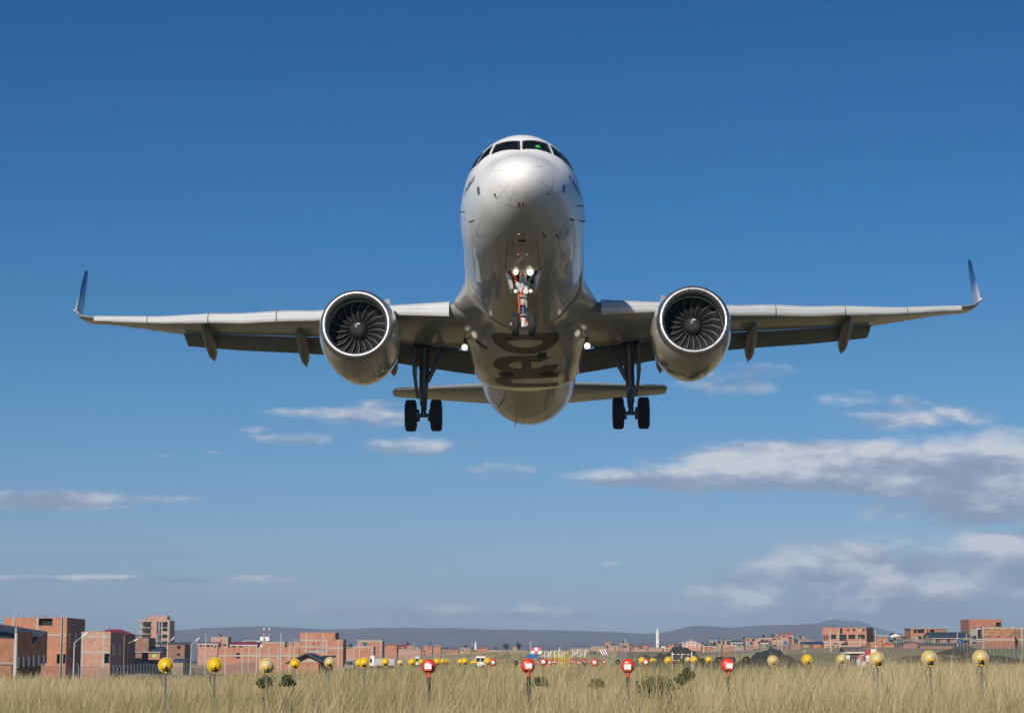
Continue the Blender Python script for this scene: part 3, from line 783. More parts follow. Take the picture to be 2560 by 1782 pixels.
# wheel bay behind the nose gear
g = MB(); g.loft([[S(y, (math.pi - .245 + .49 * k / 8) if (math.pi - .245 + .49 * k / 8) <= math.pi else (math.pi - .245 + .49 * k / 8) - 2 * math.pi, .0) for k in range(9)] + [(S(y, math.pi + .245 - 2 * math.pi)[0], y, -1.2), (S(y, math.pi - .245)[0], y, -1.2)] for y in (5.1, 6.27)], True, True)
g.f = [f for f in g.f if not all(g.v[i][2] < -1.7 for i in f)]; g.mi = [0] * len(g.f)
g.build('gear_bay', M_dark, fus, smooth=False)

for sx in (-1, 1):
    MX, MY, MZ = 3.795, 17.55, -3.62
    g = MB(); g.tube([(3.75, 17.25, -.75), (3.77, 17.35, -1.6), (3.785, 17.45, -2.55)], [.17, .165, .155], 20); g.tube([(3.785, 17.44, -2.5), (3.79, 17.46, -2.75)], [.17, .16], 16)
    gear = mir(g, sx).build('main_gear_leg', M_steel, plane)
    g = MB(); g.tube([(3.787, 17.45, -2.7), (3.795, 17.53, -3.62)], [.10, .098], 18); mir(g, sx).build('gear_piston', M_steel, gear)
    g = MB(); g.tube([(MX - .42, MY, MZ), (MX + .42, MY, MZ)], .075, 12)
    for d in (-.24, .24):
        g.lathe([(-.09, .10), (-.085, .22), (.03, .23), (.05, .12)], (MX + d, MY, MZ), 'x', 20)
        for k in range(5): a = rad(200 + 35 * k); g.tube([(MX + d - .1, MY + .19 * math.cos(a), MZ + .19 * math.sin(a)), (MX + d + .08, MY + .19 * math.cos(a), MZ + .19 * math.sin(a))], .035, 8)
    mir(g, sx).build('brake_axle', M_steel, gear)
    g = MB(); g.tube([(MX, 17.2, -2.7), (MX, 17.0, -3.1), (MX, 17.4, -3.5)], [.05, .06, .05], 10); g.box(MX - .12, MX + .12, 17.1, 17.3, -2.95, -2.72); g.tube([(MX - .1, 17.3, -2.6), (MX - .14, 17.25, -3.0), (MX - .1, 17.35, -3.45)], .022, 8); g.tube([(MX + .11, 17.3, -1.2), (MX + .13, 17.3, -2.4), (MX + .1, 17.3, -3.3)], .02, 8)
    mir(g, sx).build('torque_link', M_steel, gear)
    g = MB(); g.tube([(2.88, 17.3, -.95), (3.28, 17.3, -1.62)], [.09, .10], 12); g.tube([(3.26, 17.3, -1.60), (3.66, 17.32, -2.42)], [.105, .09], 12); g.tube([(3.72, 17.25, -.95), (3.30, 17.28, -1.5)], [.04, .04], 10)
    mir(g, sx).build('side_stay', M_steel, gear)
    g = MB(); g.tube([(3.60, 17.2, -1.1), (3.58, 17.15, -1.9), (3.62, 17.2, -2.5)], .03, 8); g.tube([(3.9, 17.2, -.9), (3.92, 17.15, -2.0)], .03, 8); mir(g, sx).build('hydraulic_lines', M_steel, gear)
    g = MB(); g.tube([(3.61, 17.12, -1.70), (3.58, 17.1, -1.82)], .03, 8); mir(g, sx).build('orange_test_wiring', M_orange, gear)
    g = MB(); g.loft([[(xo, y0, z), (xo + .11, y0, z), (xo + .11, y1, z), (xo, y1, z)] for z, xo, y0, y1 in ((-.85, 4.02, 16.9, 18.0), (-1.6, 4.06, 16.85, 18.1), (-2.15, 4.06, 16.9, 18.1), (-2.75, 3.98, 17.15, 17.9), (-2.95, 3.95, 17.3, 17.7))])
    mir(g, sx).build('leg_door', M_flap, gear, smooth=False)
    for d in (-.465, .465): wheel(sx * MX + d, MY, MZ, .585, .41, 'main_wheel', gear)
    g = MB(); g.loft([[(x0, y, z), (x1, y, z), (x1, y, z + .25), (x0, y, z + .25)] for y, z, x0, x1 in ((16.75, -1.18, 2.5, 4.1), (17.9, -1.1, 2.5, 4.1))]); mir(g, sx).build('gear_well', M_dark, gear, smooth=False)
# ---------------------------------------------------------------- terrain
rnd = random.Random(7)
def tz(x, y):
    """height of the ground"""
    u = x / max(y, 20.0)
    z = .016 * max(-12, min(14, x)) * (1 - sstep(35, 110, y)) - .22 * sstep(45, 130, y) + .05 * math.sin(x * .35 + y * .11) + .04 * math.sin(x * .13 - y * .21)
    z -= 1.7 * sstep(80, 230, y) * (1 - sstep(-.14, -.04, u)) * (1 - .5 * sstep(350, 600, y))
    z += 4.6 * sstep(230, 850, y) * sstep(-.10, .0, u)
    z += 2.4 * sstep(190, 470, y) * sstep(.06, .17, u)
    z += .5 * sstep(850, 1500, y)
    return z
def tza(x, y):                              # the same on arrays
    def ss(a, b, v): t = np.clip((v - a) / (b - a), 0, 1); return t * t * (3 - 2 * t)
    u = x / np.maximum(y, 20.0)
    z = .016 * np.clip(x, -12, 14) * (1 - ss(35, 110, y)) - .22 * ss(45, 130, y) + .05 * np.sin(x * .35 + y * .11) + .04 * np.sin(x * .13 - y * .21)
    z = z - 1.7 * ss(80, 230, y) * (1 - ss(-.14, -.04, u)) * (1 - .5 * ss(350, 600, y))
    z = z + 4.6 * ss(230, 850, y) * ss(-.10, .0, u) + 2.4 * ss(190, 470, y) * ss(.06, .17, u) + .5 * ss(850, 1500, y)
    return z

def ground_mat():
    m = mat('dry_ground', (.050, .045, .026), .95, var=.3, scale=.35, col2=(.085, .072, .040), detail=8)
    nt = m.node_tree; N, L = nt.nodes, nt.links; b = N['Principled BSDF']; src = b.inputs['Base Color'].links[0].from_socket
    tc = N.new('ShaderNodeTexCoord')
    def patch(cx, cy, rx, ry, col, src, soft=.35, sc=.05):
        mp = N.new('ShaderNodeMapping'); mp.vector_type = 'POINT'
        mp.inputs['Scale'].default_value = (1 / rx, 1 / ry, 0); mp.inputs['Location'].default_value = (-cx / rx, -cy / ry, 0)
        L.new(tc.outputs['Object'], mp.inputs[0])
        ln = N.new('ShaderNodeVectorMath'); ln.operation = 'LENGTH'; L.new(mp.outputs[0], ln.inputs[0])
        n = N.new('ShaderNodeTexNoise'); n.inputs['Scale'].default_value = sc; n.inputs['Detail'].default_value = 6; L.new(tc.outputs['Object'], n.inputs['Vector'])
        ad = N.new('ShaderNodeMath'); ad.operation = 'MULTIPLY_ADD'; L.new(n.outputs[0], ad.inputs[0]); ad.inputs[1].default_value = 1.2; L.new(ln.outputs['Value'], ad.inputs[2])
        mr = N.new('ShaderNodeMapRange'); mr.inputs['From Min'].default_value = 1.6 + soft; mr.inputs['From Max'].default_value = 1.6 - soft; L.new(ad.outputs[0], mr.inputs['Value'])
        mx = N.new('ShaderNodeMix'); mx.data_type = 'RGBA'; mx.inputs['B'].default_value = (*col, 1); L.new(mr.outputs[0], mx.inputs['Factor']); L.new(src, mx.inputs['A'])
        return mx.outputs['Result']
    src = patch(0, 620, 420, 460, (.24, .20, .11), src, .5)
    src = patch(-30, 900, 80, 300, (.21, .19, .10), src)
    src = patch(104, 430, 34, 110, (.20, .23, .05), src)
    src = patch(55, 330, 16, 30, (.24, .25, .03), src, .25)
    src = patch(70, 480, 20, 150, (.34, .27, .14), src)

    src = patch(12, 8, 8, 14, (.035, .037, .03), src, .2, .3)
    src = patch(-6, 30, 5, 6, (.035, .037, .03), src, .2, .4)
    src = patch(9, -12, 6, 10, (.04, .04, .03), src, .2, .3)
    L.new(src, b.inputs['Base Color'])
    return m
yy = np.concatenate([np.linspace(-400, 0, 9)[:-1], np.linspace(0, 120, 61)[:-1], np.linspace(120, 700, 117)[:-1], np.linspace(700, 1600, 40)[:-1], np.geomspace(1600, 30000, 16)])
uu = np.concatenate([[-3, -2, -1, -.7, -.5, -.4], np.linspace(-.33, .33, 110), [.4, .5, .7, 1, 2, 3]])
g = MB()
rows = []
for y in yy:
    w_ = max(y, 60.0)
    rows.append([(u * w_, y, tz(u * w_, y)) for u in uu])
g.grid(rows)
ground = g.build('ground', ground_mat(), angle=180)
tag(ground, kind='structure')

def ridge(name, prof, D, thick, mt, seed):
    """a long hill whose crest follows (px, py) at distance D"""
    r = random.Random(seed); m = MB(); rows = []
    xs = np.linspace(prof[0][0], prof[-1][0], 260); fy_ = [p[1] for p in prof]; fx_ = [p[0] for p in prof]
    sm = np.interp(xs, fx_, fy_); k = np.ones(7) / 7; sm = np.convolve(np.pad(sm, 3, mode='edge'), k, 'valid')
    ph = [r.random() * 9 for _ in range(8)]
    for j in range(15):
        v = j / 14; row = []
        for i, px in enumerate(xs):
            top = pt(px, sm[i], D); h = top.z
            rel = math.sin(math.pi / 2 * v) ** 1.2 if v < 1 else 1
            gul = (math.sin(px * .031 + ph[0] + v * 2.2) * .5 + math.sin(px * .073 + ph[1] - v * 3) * .3 + math.sin(px * .16 + ph[2] + v * 1.5) * .2)
            d = D - thick * (1 - v) * (1 + .10 * gul)
            row.append((top.x * (d / D) , d, -2 + (h + 2) * rel * (1 + .05 * gul * (1 - v) * 2)))
        rows.append(row)
    back = [(p[0] * 1.15, p[1] + thick, -2) for p in rows[-1]]
    rows.append(back)
    m.grid(rows)
    o = m.build(name, mt, angle=180); tag(o, kind='structure')
    return o
M_hill = mat('bare_hill_soil', (.15, .095, .075), .95, scale=.004, col2=(.10, .085, .07), detail=9)
M_hill2 = mat('far_hill_soil', (.07, .07, .06), .95, scale=.003, col2=(.10, .09, .075), detail=9)
ridge('hills', [(-500, 1582), (-100, 1588), (200, 1592), (380, 1584), (435, 1575), (540, 1569), (640, 1565), (700, 1567), (760, 1571), (845, 1573), (890, 1571), (1000, 1568), (1100, 1570), (1200, 1572), (1350, 1575), (1450, 1576), (1550, 1581), (1650, 1585), (1690, 1573), (1740, 1562), (1760, 1561), (1800, 1570), (1850, 1568), (1900, 1562), (1930, 1561), (1960, 1565), (1990, 1561), (2050, 1557), (2100, 1562), (2180, 1578), (2260, 1592), (2400, 1604), (2800, 1612)], 6200, 1500, M_hill, 3)
ridge('mountain', [(1950, 1610), (1990, 1580), (2040, 1560), (2060, 1552), (2080, 1547), (2100, 1549), (2120, 1552), (2140, 1551), (2155, 1553), (2170, 1561), (2200, 1571), (2240, 1581), (2300, 1591), (2420, 1601), (2600, 1610)], 8200, 900, M_hill2, 5)
ridge('hills_low', [(900, 1640), (1000, 1622), (1150, 1612), (1300, 1610), (1500, 1612), (1600, 1606), (1700, 1600), (1850, 1598), (2000, 1596), (2150, 1600), (2300, 1610), (2500, 1620)], 4300, 700, M_hill, 11).name = 'foothills'

# dark gravel heaps between the lamps and the town
M_gravel = mat('dark_gravel', (.060, .056, .048), .95, var=.3, scale=.7, detail=9, bump=.4)
M_soil = mat('brown_soil', (.085, .062, .045), .95, var=.3, scale=.5, detail=9, bump=.4)
def mound(px0, px1, ptop, D, mt, seed, deep=18):
    r = random.Random(seed); xc = (pt(px0, 1640, D).x + pt(px1, 1640, D).x) / 2; hw = (pt(px1, 1640, D).x - pt(px0, 1640, D).x) / 2
    zt = pt(0, ptop, D).z; zb = tz(xc, D) - .4; m = MB(); ph = [r.random() * 6 for _ in range(6)]
    rows = []
    for j in range(19):
        b = -1 + 2 * j / 18; row = []
        for i in range(49):
            a = -1 + 2 * i / 48
            e = max(0, 1 - abs(a) ** 2.6) * max(0, 1 - abs(b) ** 2.2)
            n = 1 + .16 * math.sin(a * 7 + ph[0]) + .10 * math.sin(a * 15 + ph[1] + b * 3) + .06 * math.sin(a * 33 + ph[2]) + .05 * math.sin(b * 19 + ph[3] + a * 9)
            row.append((xc + hw * a, D + deep * b, zb + (zt - zb) * e ** .7 * n * .93))
        rows.append(row)
    m.grid(rows); o = m.build('mound', mt, angle=180); tag(o, kind='structure')
mound(1570, 1800, 1627, 190, M_gravel, 1)
mound(1780, 1830, 1640, 185, M_gravel, 2, 8)
mound(1840, 2010, 1631, 200, M_gravel, 3)
mound(2360, 2450, 1617, 372, M_soil, 4, 14)
mound(2180, 2600, 1638, 300, M_soil, 6, 12)


# ---------------------------------------------------------------- tall dry grass, one object
def make_grass(seed=3, NTUFT=95000, d0=16.0, d1=240.0, pw=.42, NB=8, far=False):
    rs = np.random.RandomState(seed)
    q = rs.rand(NTUFT)
    y = (d0 ** pw + q * (d1 ** pw - d0 ** pw)) ** (1 / pw)
    x = (rs.rand(NTUFT) * 2 - 1) * (.275 * y + 4)
    # clumpy
    keep = (np.sin(x * 1.7 + 1.3 * np.sin(y * .7)) + np.sin(y * .9 + x * .6) + rs.rand(NTUFT) * 2.6) > -.2
    x, y = x[keep], y[keep]; n = len(x)
    X = np.repeat(x, NB) + rs.randn(n * NB) * .10 * (1 + np.repeat(y, NB) * .012); Y = np.repeat(y, NB) + rs.randn(n * NB) * .10 * (1 + np.repeat(y, NB) * .012)
    k = len(X)
    lf = .5 * np.sin(x * .31 + 1.7 * np.sin(y * .09)) + .5 * np.sin(y * .17 + x * .05 + 2 * np.sin(x * .11))
    tint = np.repeat(np.clip(.50 + .34 * lf + rs.randn(n) * .26 - .5 * (rs.rand(n) > .93), 0, 1), NB) + rs.randn(k) * .10
    u = X / Y
    tall = np.repeat(1 + .22 * np.sin(x * .8 + 2 * np.sin(y * .35)) * np.sin(y * .5), NB) + .55 * (np.repeat(rs.rand(n), NB) > .86) 
    H = (.53 + .36 * rs.rand(k)) * tall * (1 - .35 * np.clip((Y - 90) / 120, 0, 1)) * (.55 + .45 * np.clip((Y - 17) / 12, 0, 1))
    H *= 1 - .22 * np.clip((-.08 - u) / .08, 0, 1)
    if far: tint = tint * .75; H = H * .8; H[((u > .13) & (Y > 300)) | ((u > .05) & (Y > 480))] *= .12
    wdt = (.0022 + .000085 * Y) * (.7 + .7 * rs.rand(k))
    az = rs.rand(k) * 6.283; lean = (.10 + .34 * rs.rand(k)) * H; lx = np.cos(az) * lean + .07 * H; ly = np.sin(az) * lean
    faz = rs.randn(k) * .7; wx, wy = np.cos(faz) * wdt, np.sin(faz) * wdt
    Z = tza(X, Y) - .03
    V = np.zeros((k, 5, 3), np.float32)
    V[:, 0] = np.stack([X - wx, Y - wy, Z], 1); V[:, 1] = np.stack([X + wx, Y + wy, Z], 1)
    mx_, my_, mz_ = X + lx * .35, Y + ly * .35, Z + H * .62
    V[:, 2] = np.stack([mx_ - wx * .7, my_ - wy * .7, mz_], 1); V[:, 3] = np.stack([mx_ + wx * .7, my_ + wy * .7, mz_], 1)
    V[:, 4] = np.stack([X + lx, Y + ly, Z + H * .98], 1)
    b = (np.arange(k) * 5)[:, None]
    quads = b + np.array([[0, 1, 3, 2]]); tris = b + np.array([[2, 3, 4]])
    me = bpy.data.meshes.new('dry_grass')
    me.vertices.add(k * 5); me.vertices.foreach_set('co', V.ravel())
    li = np.concatenate([quads.ravel(), tris.ravel()]).astype(np.int32)
    me.loops.add(len(li)); me.loops.foreach_set('vertex_index', li)
    me.polygons.add(2 * k)
    me.polygons.foreach_set('loop_start', np.concatenate([np.arange(k) * 4, 4 * k + np.arange(k) * 3]).astype(np.int32))
    me.update(calc_edges=True)
    at = me.attributes.new('tint', 'FLOAT', 'POINT'); at.data.foreach_set('value', np.repeat(tint, 5).astype(np.float32))
    m = bpy.data.materials.new('dry_grass_blades'); m.use_nodes = True
    nt = m.node_tree; N, L = nt.nodes, nt.links; b_ = N['Principled BSDF']; b_.inputs['Roughness'].default_value = .8; b_.inputs['Specular IOR Level'].default_value = .2
    a = N.new('ShaderNodeAttribute'); a.attribute_name = 'tint'
    cr = N.new('ShaderNodeValToRGB'); L.new(a.outputs['Fac'], cr.inputs[0])
    cr.color_ramp.elements[0].color = (.16, .155, .05, 1); cr.color_ramp.elements[1].color = (.52, .435, .27, 1)
    e = cr.color_ramp.elements.new(.28); e.color = (.30, .245, .12, 1); e = cr.color_ramp.elements.new(.6); e.color = (.43, .345, .19, 1)
    L.new(cr.outputs[0], b_.inputs['Base Color'])
    me.materials.append(m)
    o = bpy.data.objects.new('dry_grass', me); COL.objects.link(o)
    tag(o, kind='stuff')
make_grass()
make_grass(9, 22000, 235.0, 950.0, .6, 6, True)

def leaves(m, c, r, n, size, rr, up=.35):
    """leaf-sized faces scattered in clumps through an ellipsoid"""
    cl = []
    for _ in range(max(4, n // 40)):
        while True:
            p = Vector((rr.uniform(-1, 1), rr.uniform(-1, 1), rr.uniform(-1, 1)))
            if p.length < 1: break
        cl.append(p * (.55 + .45 * rr.random()))
    for i in range(n):
        q = cl[rr.randrange(len(cl))] + Vector((rr.gauss(0, .17), rr.gauss(0, .17), rr.gauss(0, .15)))
        p = Vector((c[0] + q.x * r[0], c[1] + q.y * r[1], c[2] + q.z * r[2]))
        d = Vector((rr.gauss(0, 1), rr.gauss(0, 1), rr.gauss(up, .8))).normalized(); e = d.cross(Vector((rr.gauss(0, 1), rr.gauss(0, 1), rr.gauss(0, 1)))).normalized()
        s = size * rr.uniform(.6, 1.3)
        m.add([p - e * s * .4, p + d * s * .5 - e * s * .1, p + d * s + e * s * .05, p + d * s * .45 + e * s * .42], [(0, 1, 2, 3)])
M_shrub = mat('shrub_leaves', (.045, .065, .020), .7, scale=3, col2=(.10, .125, .035))
M_tree = mat('dark_tree_leaves', (.022, .036, .016), .7, scale=1.2, col2=(.05, .068, .028))
M_bark = mat('bark', (.08, .06, .045), .9)
def shrub(px0, px1, ptop, D, label, seed, n=900):
    rr = random.Random(seed); xc = pt((px0 + px1) / 2, 1680, D).x; hw = (px1 - px0) / 2 / F_PX * D; zt = pt(0, ptop, D).z; zb = tz(xc, D)
    o = empty('shrub', (xc, D, zb)); tag(o, label, 'shrub', 'green shrubs in the dry grass')
    h = zt - zb; m = MB(); leaves(m, (0, 0, h - min(h * .36, hw * .8)), (hw * 1.2, hw, min(h * .36, hw * .8)), n, .05, rr); m.build('foliage', M_shrub, o, smooth=False)
    m = MB()
    for i in range(7): a = rr.uniform(0, 6.28); m.tube([(0, 0, 0), (math.cos(a) * hw * .3, math.sin(a) * hw * .2, h * .35), (math.cos(a) * hw * .6, math.sin(a) * hw * .4, h * .7)], [.02, .014, .006], 5)
    m.build('stem', M_bark, o)
shrub(1588, 1690, 1684, 35, 'widest low green shrub, in front of the yellow lamp beside the third red lamp', 1, 2200)
shrub(1700, 1736, 1671, 39, 'upright rounded green shrub to the right of the widest shrub', 2, 1300)
shrub(640, 677, 1690, 34, 'small round green shrub below the third yellow lamp from the left', 3, 900)
shrub(705, 738, 1688, 30, 'olive coloured blurred small shrub between the third and fourth yellow lamps', 4, 700)
shrub(1328, 1364, 1691, 34, 'small green shrub at the foot of the second red lamp', 5, 700)
shrub(1476, 1508, 1695, 37, 'low green shrub between the second and third large red lamps', 6, 600)
shrub(1690, 1712, 1692, 35, 'small pale green shrub between the widest and the upright shrubs', 7, 500)
def tree(px, ptop, pbase, wpx, D, label, seed, conifer=False, group='dark trees standing among the far houses'):
    rr = random.Random(seed); x = pt(px, pbase, D).x; zb = min(tz(x, D), pt(px, pbase, D).z); h = pt(px, ptop, D).z - zb; hw = wpx / 2 / F_PX * D
    o = empty('tree', (x, D, zb)); tag(o, label, 'tree', group)
    m = MB()
    if conifer:
        for k in range(9): leaves(m, (rr.uniform(-.15, .15) * hw, 0, h * (.2 + .085 * k)), (hw * (1.05 - .1 * k), hw * (1 - .1 * k), h * .07), 110, .05 * h, rr)
    else:
        leaves(m, (0, 0, h * .63), (hw, hw, h * .40), 900, .075 * h, rr)
    m.build('crown', M_tree, o, smooth=False)
    m = MB(); m.tube([(0, 0, -.3), (.05 * hw, 0, h * .3), (0, 0, h * .7)], [.05 * h, .035 * h, .015 * h], 7)
    for k in range(4): a = k * 1.7; m.tube([(0, 0, h * .3), (math.cos(a) * hw * .6, math.sin(a) * hw * .6, h * .6)], [.025 * h, .008 * h], 5)
    m.build('trunk', M_bark, o)
tree(1265, 1606, 1625, 21, 760, 'wide round dark tree, left one of the pair beyond the red lamps', 1)
tree(1296, 1603, 1620, 17, 800, 'tall egg shaped dark tree, right one of the pair beyond the red lamps', 2)
tree(1785, 1602, 1616, 11, 640, 'small dark round tree right of the white gabled hall', 3)
tree(1809, 1595, 1615, 10, 640, 'tall narrow dark conifer among the brick houses', 4, True)
tree(1764, 1608, 1618, 11, 640, 'lowest dark tree close to the white gabled hall', 5)
tree(1879, 1603, 1613, 7, 640, 'thin dark tree in front of the two storey brick block', 6)
tree(371, 1630, 1647, 9, 480, 'small leafy tree beside the house with green curtains', 7)
# ---------------------------------------------------------------- approach lamps on posts
ORD = 'first second third fourth fifth sixth seventh eighth ninth tenth eleventh twelfth thirteenth fourteenth fifteenth sixteenth seventeenth eighteenth nineteenth twentieth'.split()
def ordinal(i):
    if i < 20: return ORD[i]
    if i == 29: return 'thirtieth'
    if i == 39: return 'fortieth'
    return ('twenty ', 'thirty ', 'forty ')[i // 10 - 2] + ORD[(i % 10)] if (i + 1) % 10 else 'x'
def yellow_paint(name, a, b):
    return mat(name, a, .42, var=.1, scale=9, col2=b, coat=.25, detail=7)
M_y = yellow_paint('yellow_lamp_paint', (.74, .44, .004), (.82, .52, .015))
M_yp = yellow_paint('worn_yellow_lamp_paint', (.66, .42, .04), (.62, .56, .40))
M_yd = yellow_paint('dark_lamp_paint', (.02, .022, .008), (.045, .043, .014))
M_rim = mat('pale_lamp_rim', (.72, .60, .26), .5, scale=8)
M_rimd = mat('dark_lamp_rim', (.03, .03, .012), .5)
M_post = mat('galvanised_post', (.19, .19, .185), .55, .3, var=.25, scale=6)
M_cable = mat('black_cable', (.015, .014, .012), .7)
M_redl = mat('red_lamp_paint', (.72, .055, .025), .4, var=.12, scale=7, coat=.3)
M_label = mat('white_label', (.80, .80, .78), .5, var=.03)
M_blackpost = mat('black_post_sleeve', (.035, .036, .036), .6, var=.4, scale=8)

def lamp_meshes(kind):
    """builds one lamp at the origin (centre of the bowl), returns its Empty; post length is set per copy"""
    o = empty(kind + '_lamp')
    R = .12
    if kind == 'yellow':
        m = MB(); m.lathe([(-.095, .0), (-.093, .022), (-.085, .045), (-.066, .075), (-.035, .102), (.0, .115), (.012, .117)], (0, 0, 0), 'y', 36)
        o2 = m.build('reflector_bowl', M_y, o); o2.rotation_euler = (rad(-14), 0, 0)
        m = MB(); m.lathe([(.004, .114), (.0, .121), (.012, .123), (.022, .118), (.018, .112)], (0, 0, 0), 'y', 36); r = m.build('rim', M_rim, o); r.rotation_euler = (rad(-14), 0, 0)
        m = MB(); m.lathe([(-.125, .0), (-.122, .02), (-.11, .028), (-.085, .03)], (.0, 0, -.028), 'y', 16); m.box(-.012, .02, -.09, -.06, -.13, -.04); m.build('socket', M_y, o)
        m = MB()
        for k in range(7):
            a = rnd.uniform(-.03, .035); m.tube([(.02 + a * .6, -.115, -.03 + rnd.uniform(-.01, .01)), (.03 + a, -.12, -.065), (.015 + a * 1.1, -.10, -.095), (.012, -.06, -.125)], .0065, 6)
        m.tube([(-.035, -.1, -.05), (-.03, -.105, -.09), (-.01, -.06, -.13)], .006, 6)
        m.build('cable_bundle', M_cable, o)
        m = MB(); m.tube([(.0, -.03, -.115), (-.05, -.03, -.15), (-.065, -.02, -.23), (-.04, -.02, -.33)], .0055, 6); m.build('loose_cable', M_cable, o)
    else:
        m = MB(); m.lathe([(-.06, .0), (-.06, .078), (-.052, .09), (-.03, .098), (.0, .112), (.012, .121), (.024, .121), (.02, .11)], (0, 0, 0), 'y', 40); m.build('lamp_disc', M_redl, o)
        m = MB(); m.box(-.062, .056, -.15, -.05, -.072, .036); 
        m.build('housing', M_redl, o, smooth=False)
        m = MB(); m.box(-.060, .054, -.1545, -.150, -.045, .034); m.build('label_plate', M_label, o, smooth=False)
        m = MB(); m.tube([(-.004, -.07, -.06), (-.004, -.07, -.10), (-.002, -.06, -.125)], [.024, .026, .030], 12); m.tube([(-.002, -.06, -.125), (-.002, -.06, -.175)], [.034, .035], 14); m.build('neck', M_redl, o)
        m = MB(); m.tube([(-.045, -.06, -.075), (-.058, -.06, -.10), (-.05, -.06, -.14)], .006, 6); m.tube([(-.06, -.05, -.08), (-.03, -.06, -.10)], .008, 6); m.build('loose_cable', M_cable, o)
    return o
protoY, protoR = lamp_meshes('yellow'), lamp_meshes('red')
post_cache = {}
def post_mesh(L_, kind):
    key = (round(L_, 2), kind)
    if key not in post_cache:
        m = MB()
        if kind == 'red': m.tube([(-.002, -.06, -.172), (-.002, -.06, -L_)], .031, 12)
        elif kind == 'thin': m.tube([(-.002, -.06, -.15), (-.002, -.06, -L_)], .012, 10)
        else:
            m.tube([(-.004, -.05, -.12), (-.004, -.05, -L_)], .012, 8); m.tube([(.012, -.045, -.12), (.014, -.045, -L_)], .009, 8)
        me = m.build('post', M_blackpost if kind == 'red' else M_post); post_cache[key] = me.data
        bpy.data.objects.remove(me)
    return post_cache[key]
used = {'y': False, 'r': False}
def place_lamp(px, py, d, kind, style, label, group):
    D = .242 * F_PX / d; c = pt(px, py, D); s = 1.0
    if D > 140: s = 140 / D * 1.0; D = 140.0; c = pt(px, py, D)
    key = 'y' if kind == 'yellow' else 'r'; proto = protoY if key == 'y' else protoR
    o = proto if not used[key] else copy_tree(proto)
    used[key] = True
    o.location = c; o.scale = (s, s, s)
    o.rotation_euler = (rnd.uniform(-.05, .05), rnd.uniform(-.03, .03), math.atan2(-c.x, c.y) * .2 + rnd.uniform(-.12, .12))
    tag(o, label, 'lamp', group)
    for ch in list(o.children):
        if ch.name.startswith('post'): bpy.data.objects.remove(ch); continue
        if ch.name.startswith('reflector_bowl') and style != 'y':
            ch.data = ch.data.copy(); ch.data.materials[0] = {'p': M_yp, 'd': M_yd}[style]
        if ch.name.startswith('rim') and style == 'd': ch.data = ch.data.copy(); ch.data.materials[0] = M_rimd
        if ch.name.startswith('socket') and style == 'd': ch.data = ch.data.copy(); ch.data.materials[0] = M_yd
    Lp = (c.z - tz(c.x, c.y) + .3) / s
    pk = ('red' if d > 30 else 'thin') if key == 'r' else 'yel'
    p = bpy.data.objects.new('post', post_mesh(Lp, pk)); COL.objects.link(p); p.parent = o
    return o
YL = [(414, 1661, 38, 'y'), (537, 1661, 38, 'y'), (666, 1663, 38, 'p'), (737, 1658, 26, 'y'), (824, 1654, 26, 'p'), (898, 1656, 21, 'y'), (910, 1655, 26, 'y'), (963, 1654, 20.5, 'y'), (1001, 1655, 16.5, 'p'), (1030, 1654, 19.5, 'y'), (1053, 1654, 15, 'y'),
      (1093, 1653, 19, 'y'), (1105, 1653, 15, 'y'), (1112, 1653, 13, 'y'), (1117, 1654, 11, 'y'), (1150, 1653, 14.5, 'y'), (1161, 1652, 18.5, 'y'), (1181, 1655, 10.5, 'y'), (1188, 1655, 11.5, 'y'), (1219, 1652, 20, 'y'),
      (1605, 1650, 18.5, 'y'), (1631, 1650, 12.5, 'y'), (1636, 1650, 11, 'y'), (1671, 1650, 20, 'y'), (1706, 1651, 13, 'y'), (1712, 1651, 13, 'y'), (1720, 1648, 15, 'p'), (1735, 1648, 18.5, 'y'), (1755, 1651, 13.5, 'y'), (1772, 1648, 17, 'y'),
      (1824, 1648, 14, 'y'), (1932, 1650, 26.5, 'p'), (2018, 1648, 26.5, 'y'), (2104, 1647, 25.5, 'p'), (2192, 1646, 38, 'p'), (2323, 1644, 38.5, 'p'), (2451, 1643, 39, 'p')]
for i, (px, py, d, st) in enumerate(YL):
    size = 'large' if d > 30 else 'medium' if d > 22 else 'small'
    look = {'y': 'bright yellow lamp bowl', 'p': 'worn pale yellow lamp bowl'}[st]
    place_lamp(px, py, d, 'yellow', st, f'{size} {look}, {ordinal(i)} yellow lamp from the left', 'yellow lamps on posts in the grass')
place_lamp(1800, 1650, 18, 'yellow', 'd', 'dark olive round lamp partly behind the rightmost large red lamp', 'dark round lamps on posts')
place_lamp(1866, 1649, 19.5, 'yellow', 'd', 'dark olive round lamp standing alone right of the large red lamps', 'dark round lamps on posts')
RL = [(1072, 1665, 36), (1232, 1655, 19), (1290, 1656, 12.5), (1320, 1663, 36), (1344, 1655, 6), (1359, 1654, 18.5), (1375, 1655, 11.5), (1381, 1655, 9), (1387, 1654, 7.5), (1393, 1654, 6), (1424, 1653, 5.5), (1430, 1654, 6), (1436, 1654, 7), (1446, 1655, 9), (1461, 1654, 12.5), (1475, 1653, 5.5),
      (1487, 1655, 19), (1510, 1654, 9.5), (1545, 1654, 13), (1570, 1664, 36), (1615, 1654, 18.5), (1820, 1662, 36)]
for i, (px, py, d) in enumerate(RL):
    size = 'large' if d > 30 else 'medium' if d > 16 else 'small' if d > 8 else 'tiny distant'
    place_lamp(px, py, d, 'red', 'y', f'{size} round red lamp with white plate, {ordinal(i)} red lamp from left', 'red lamps on posts in the grass')

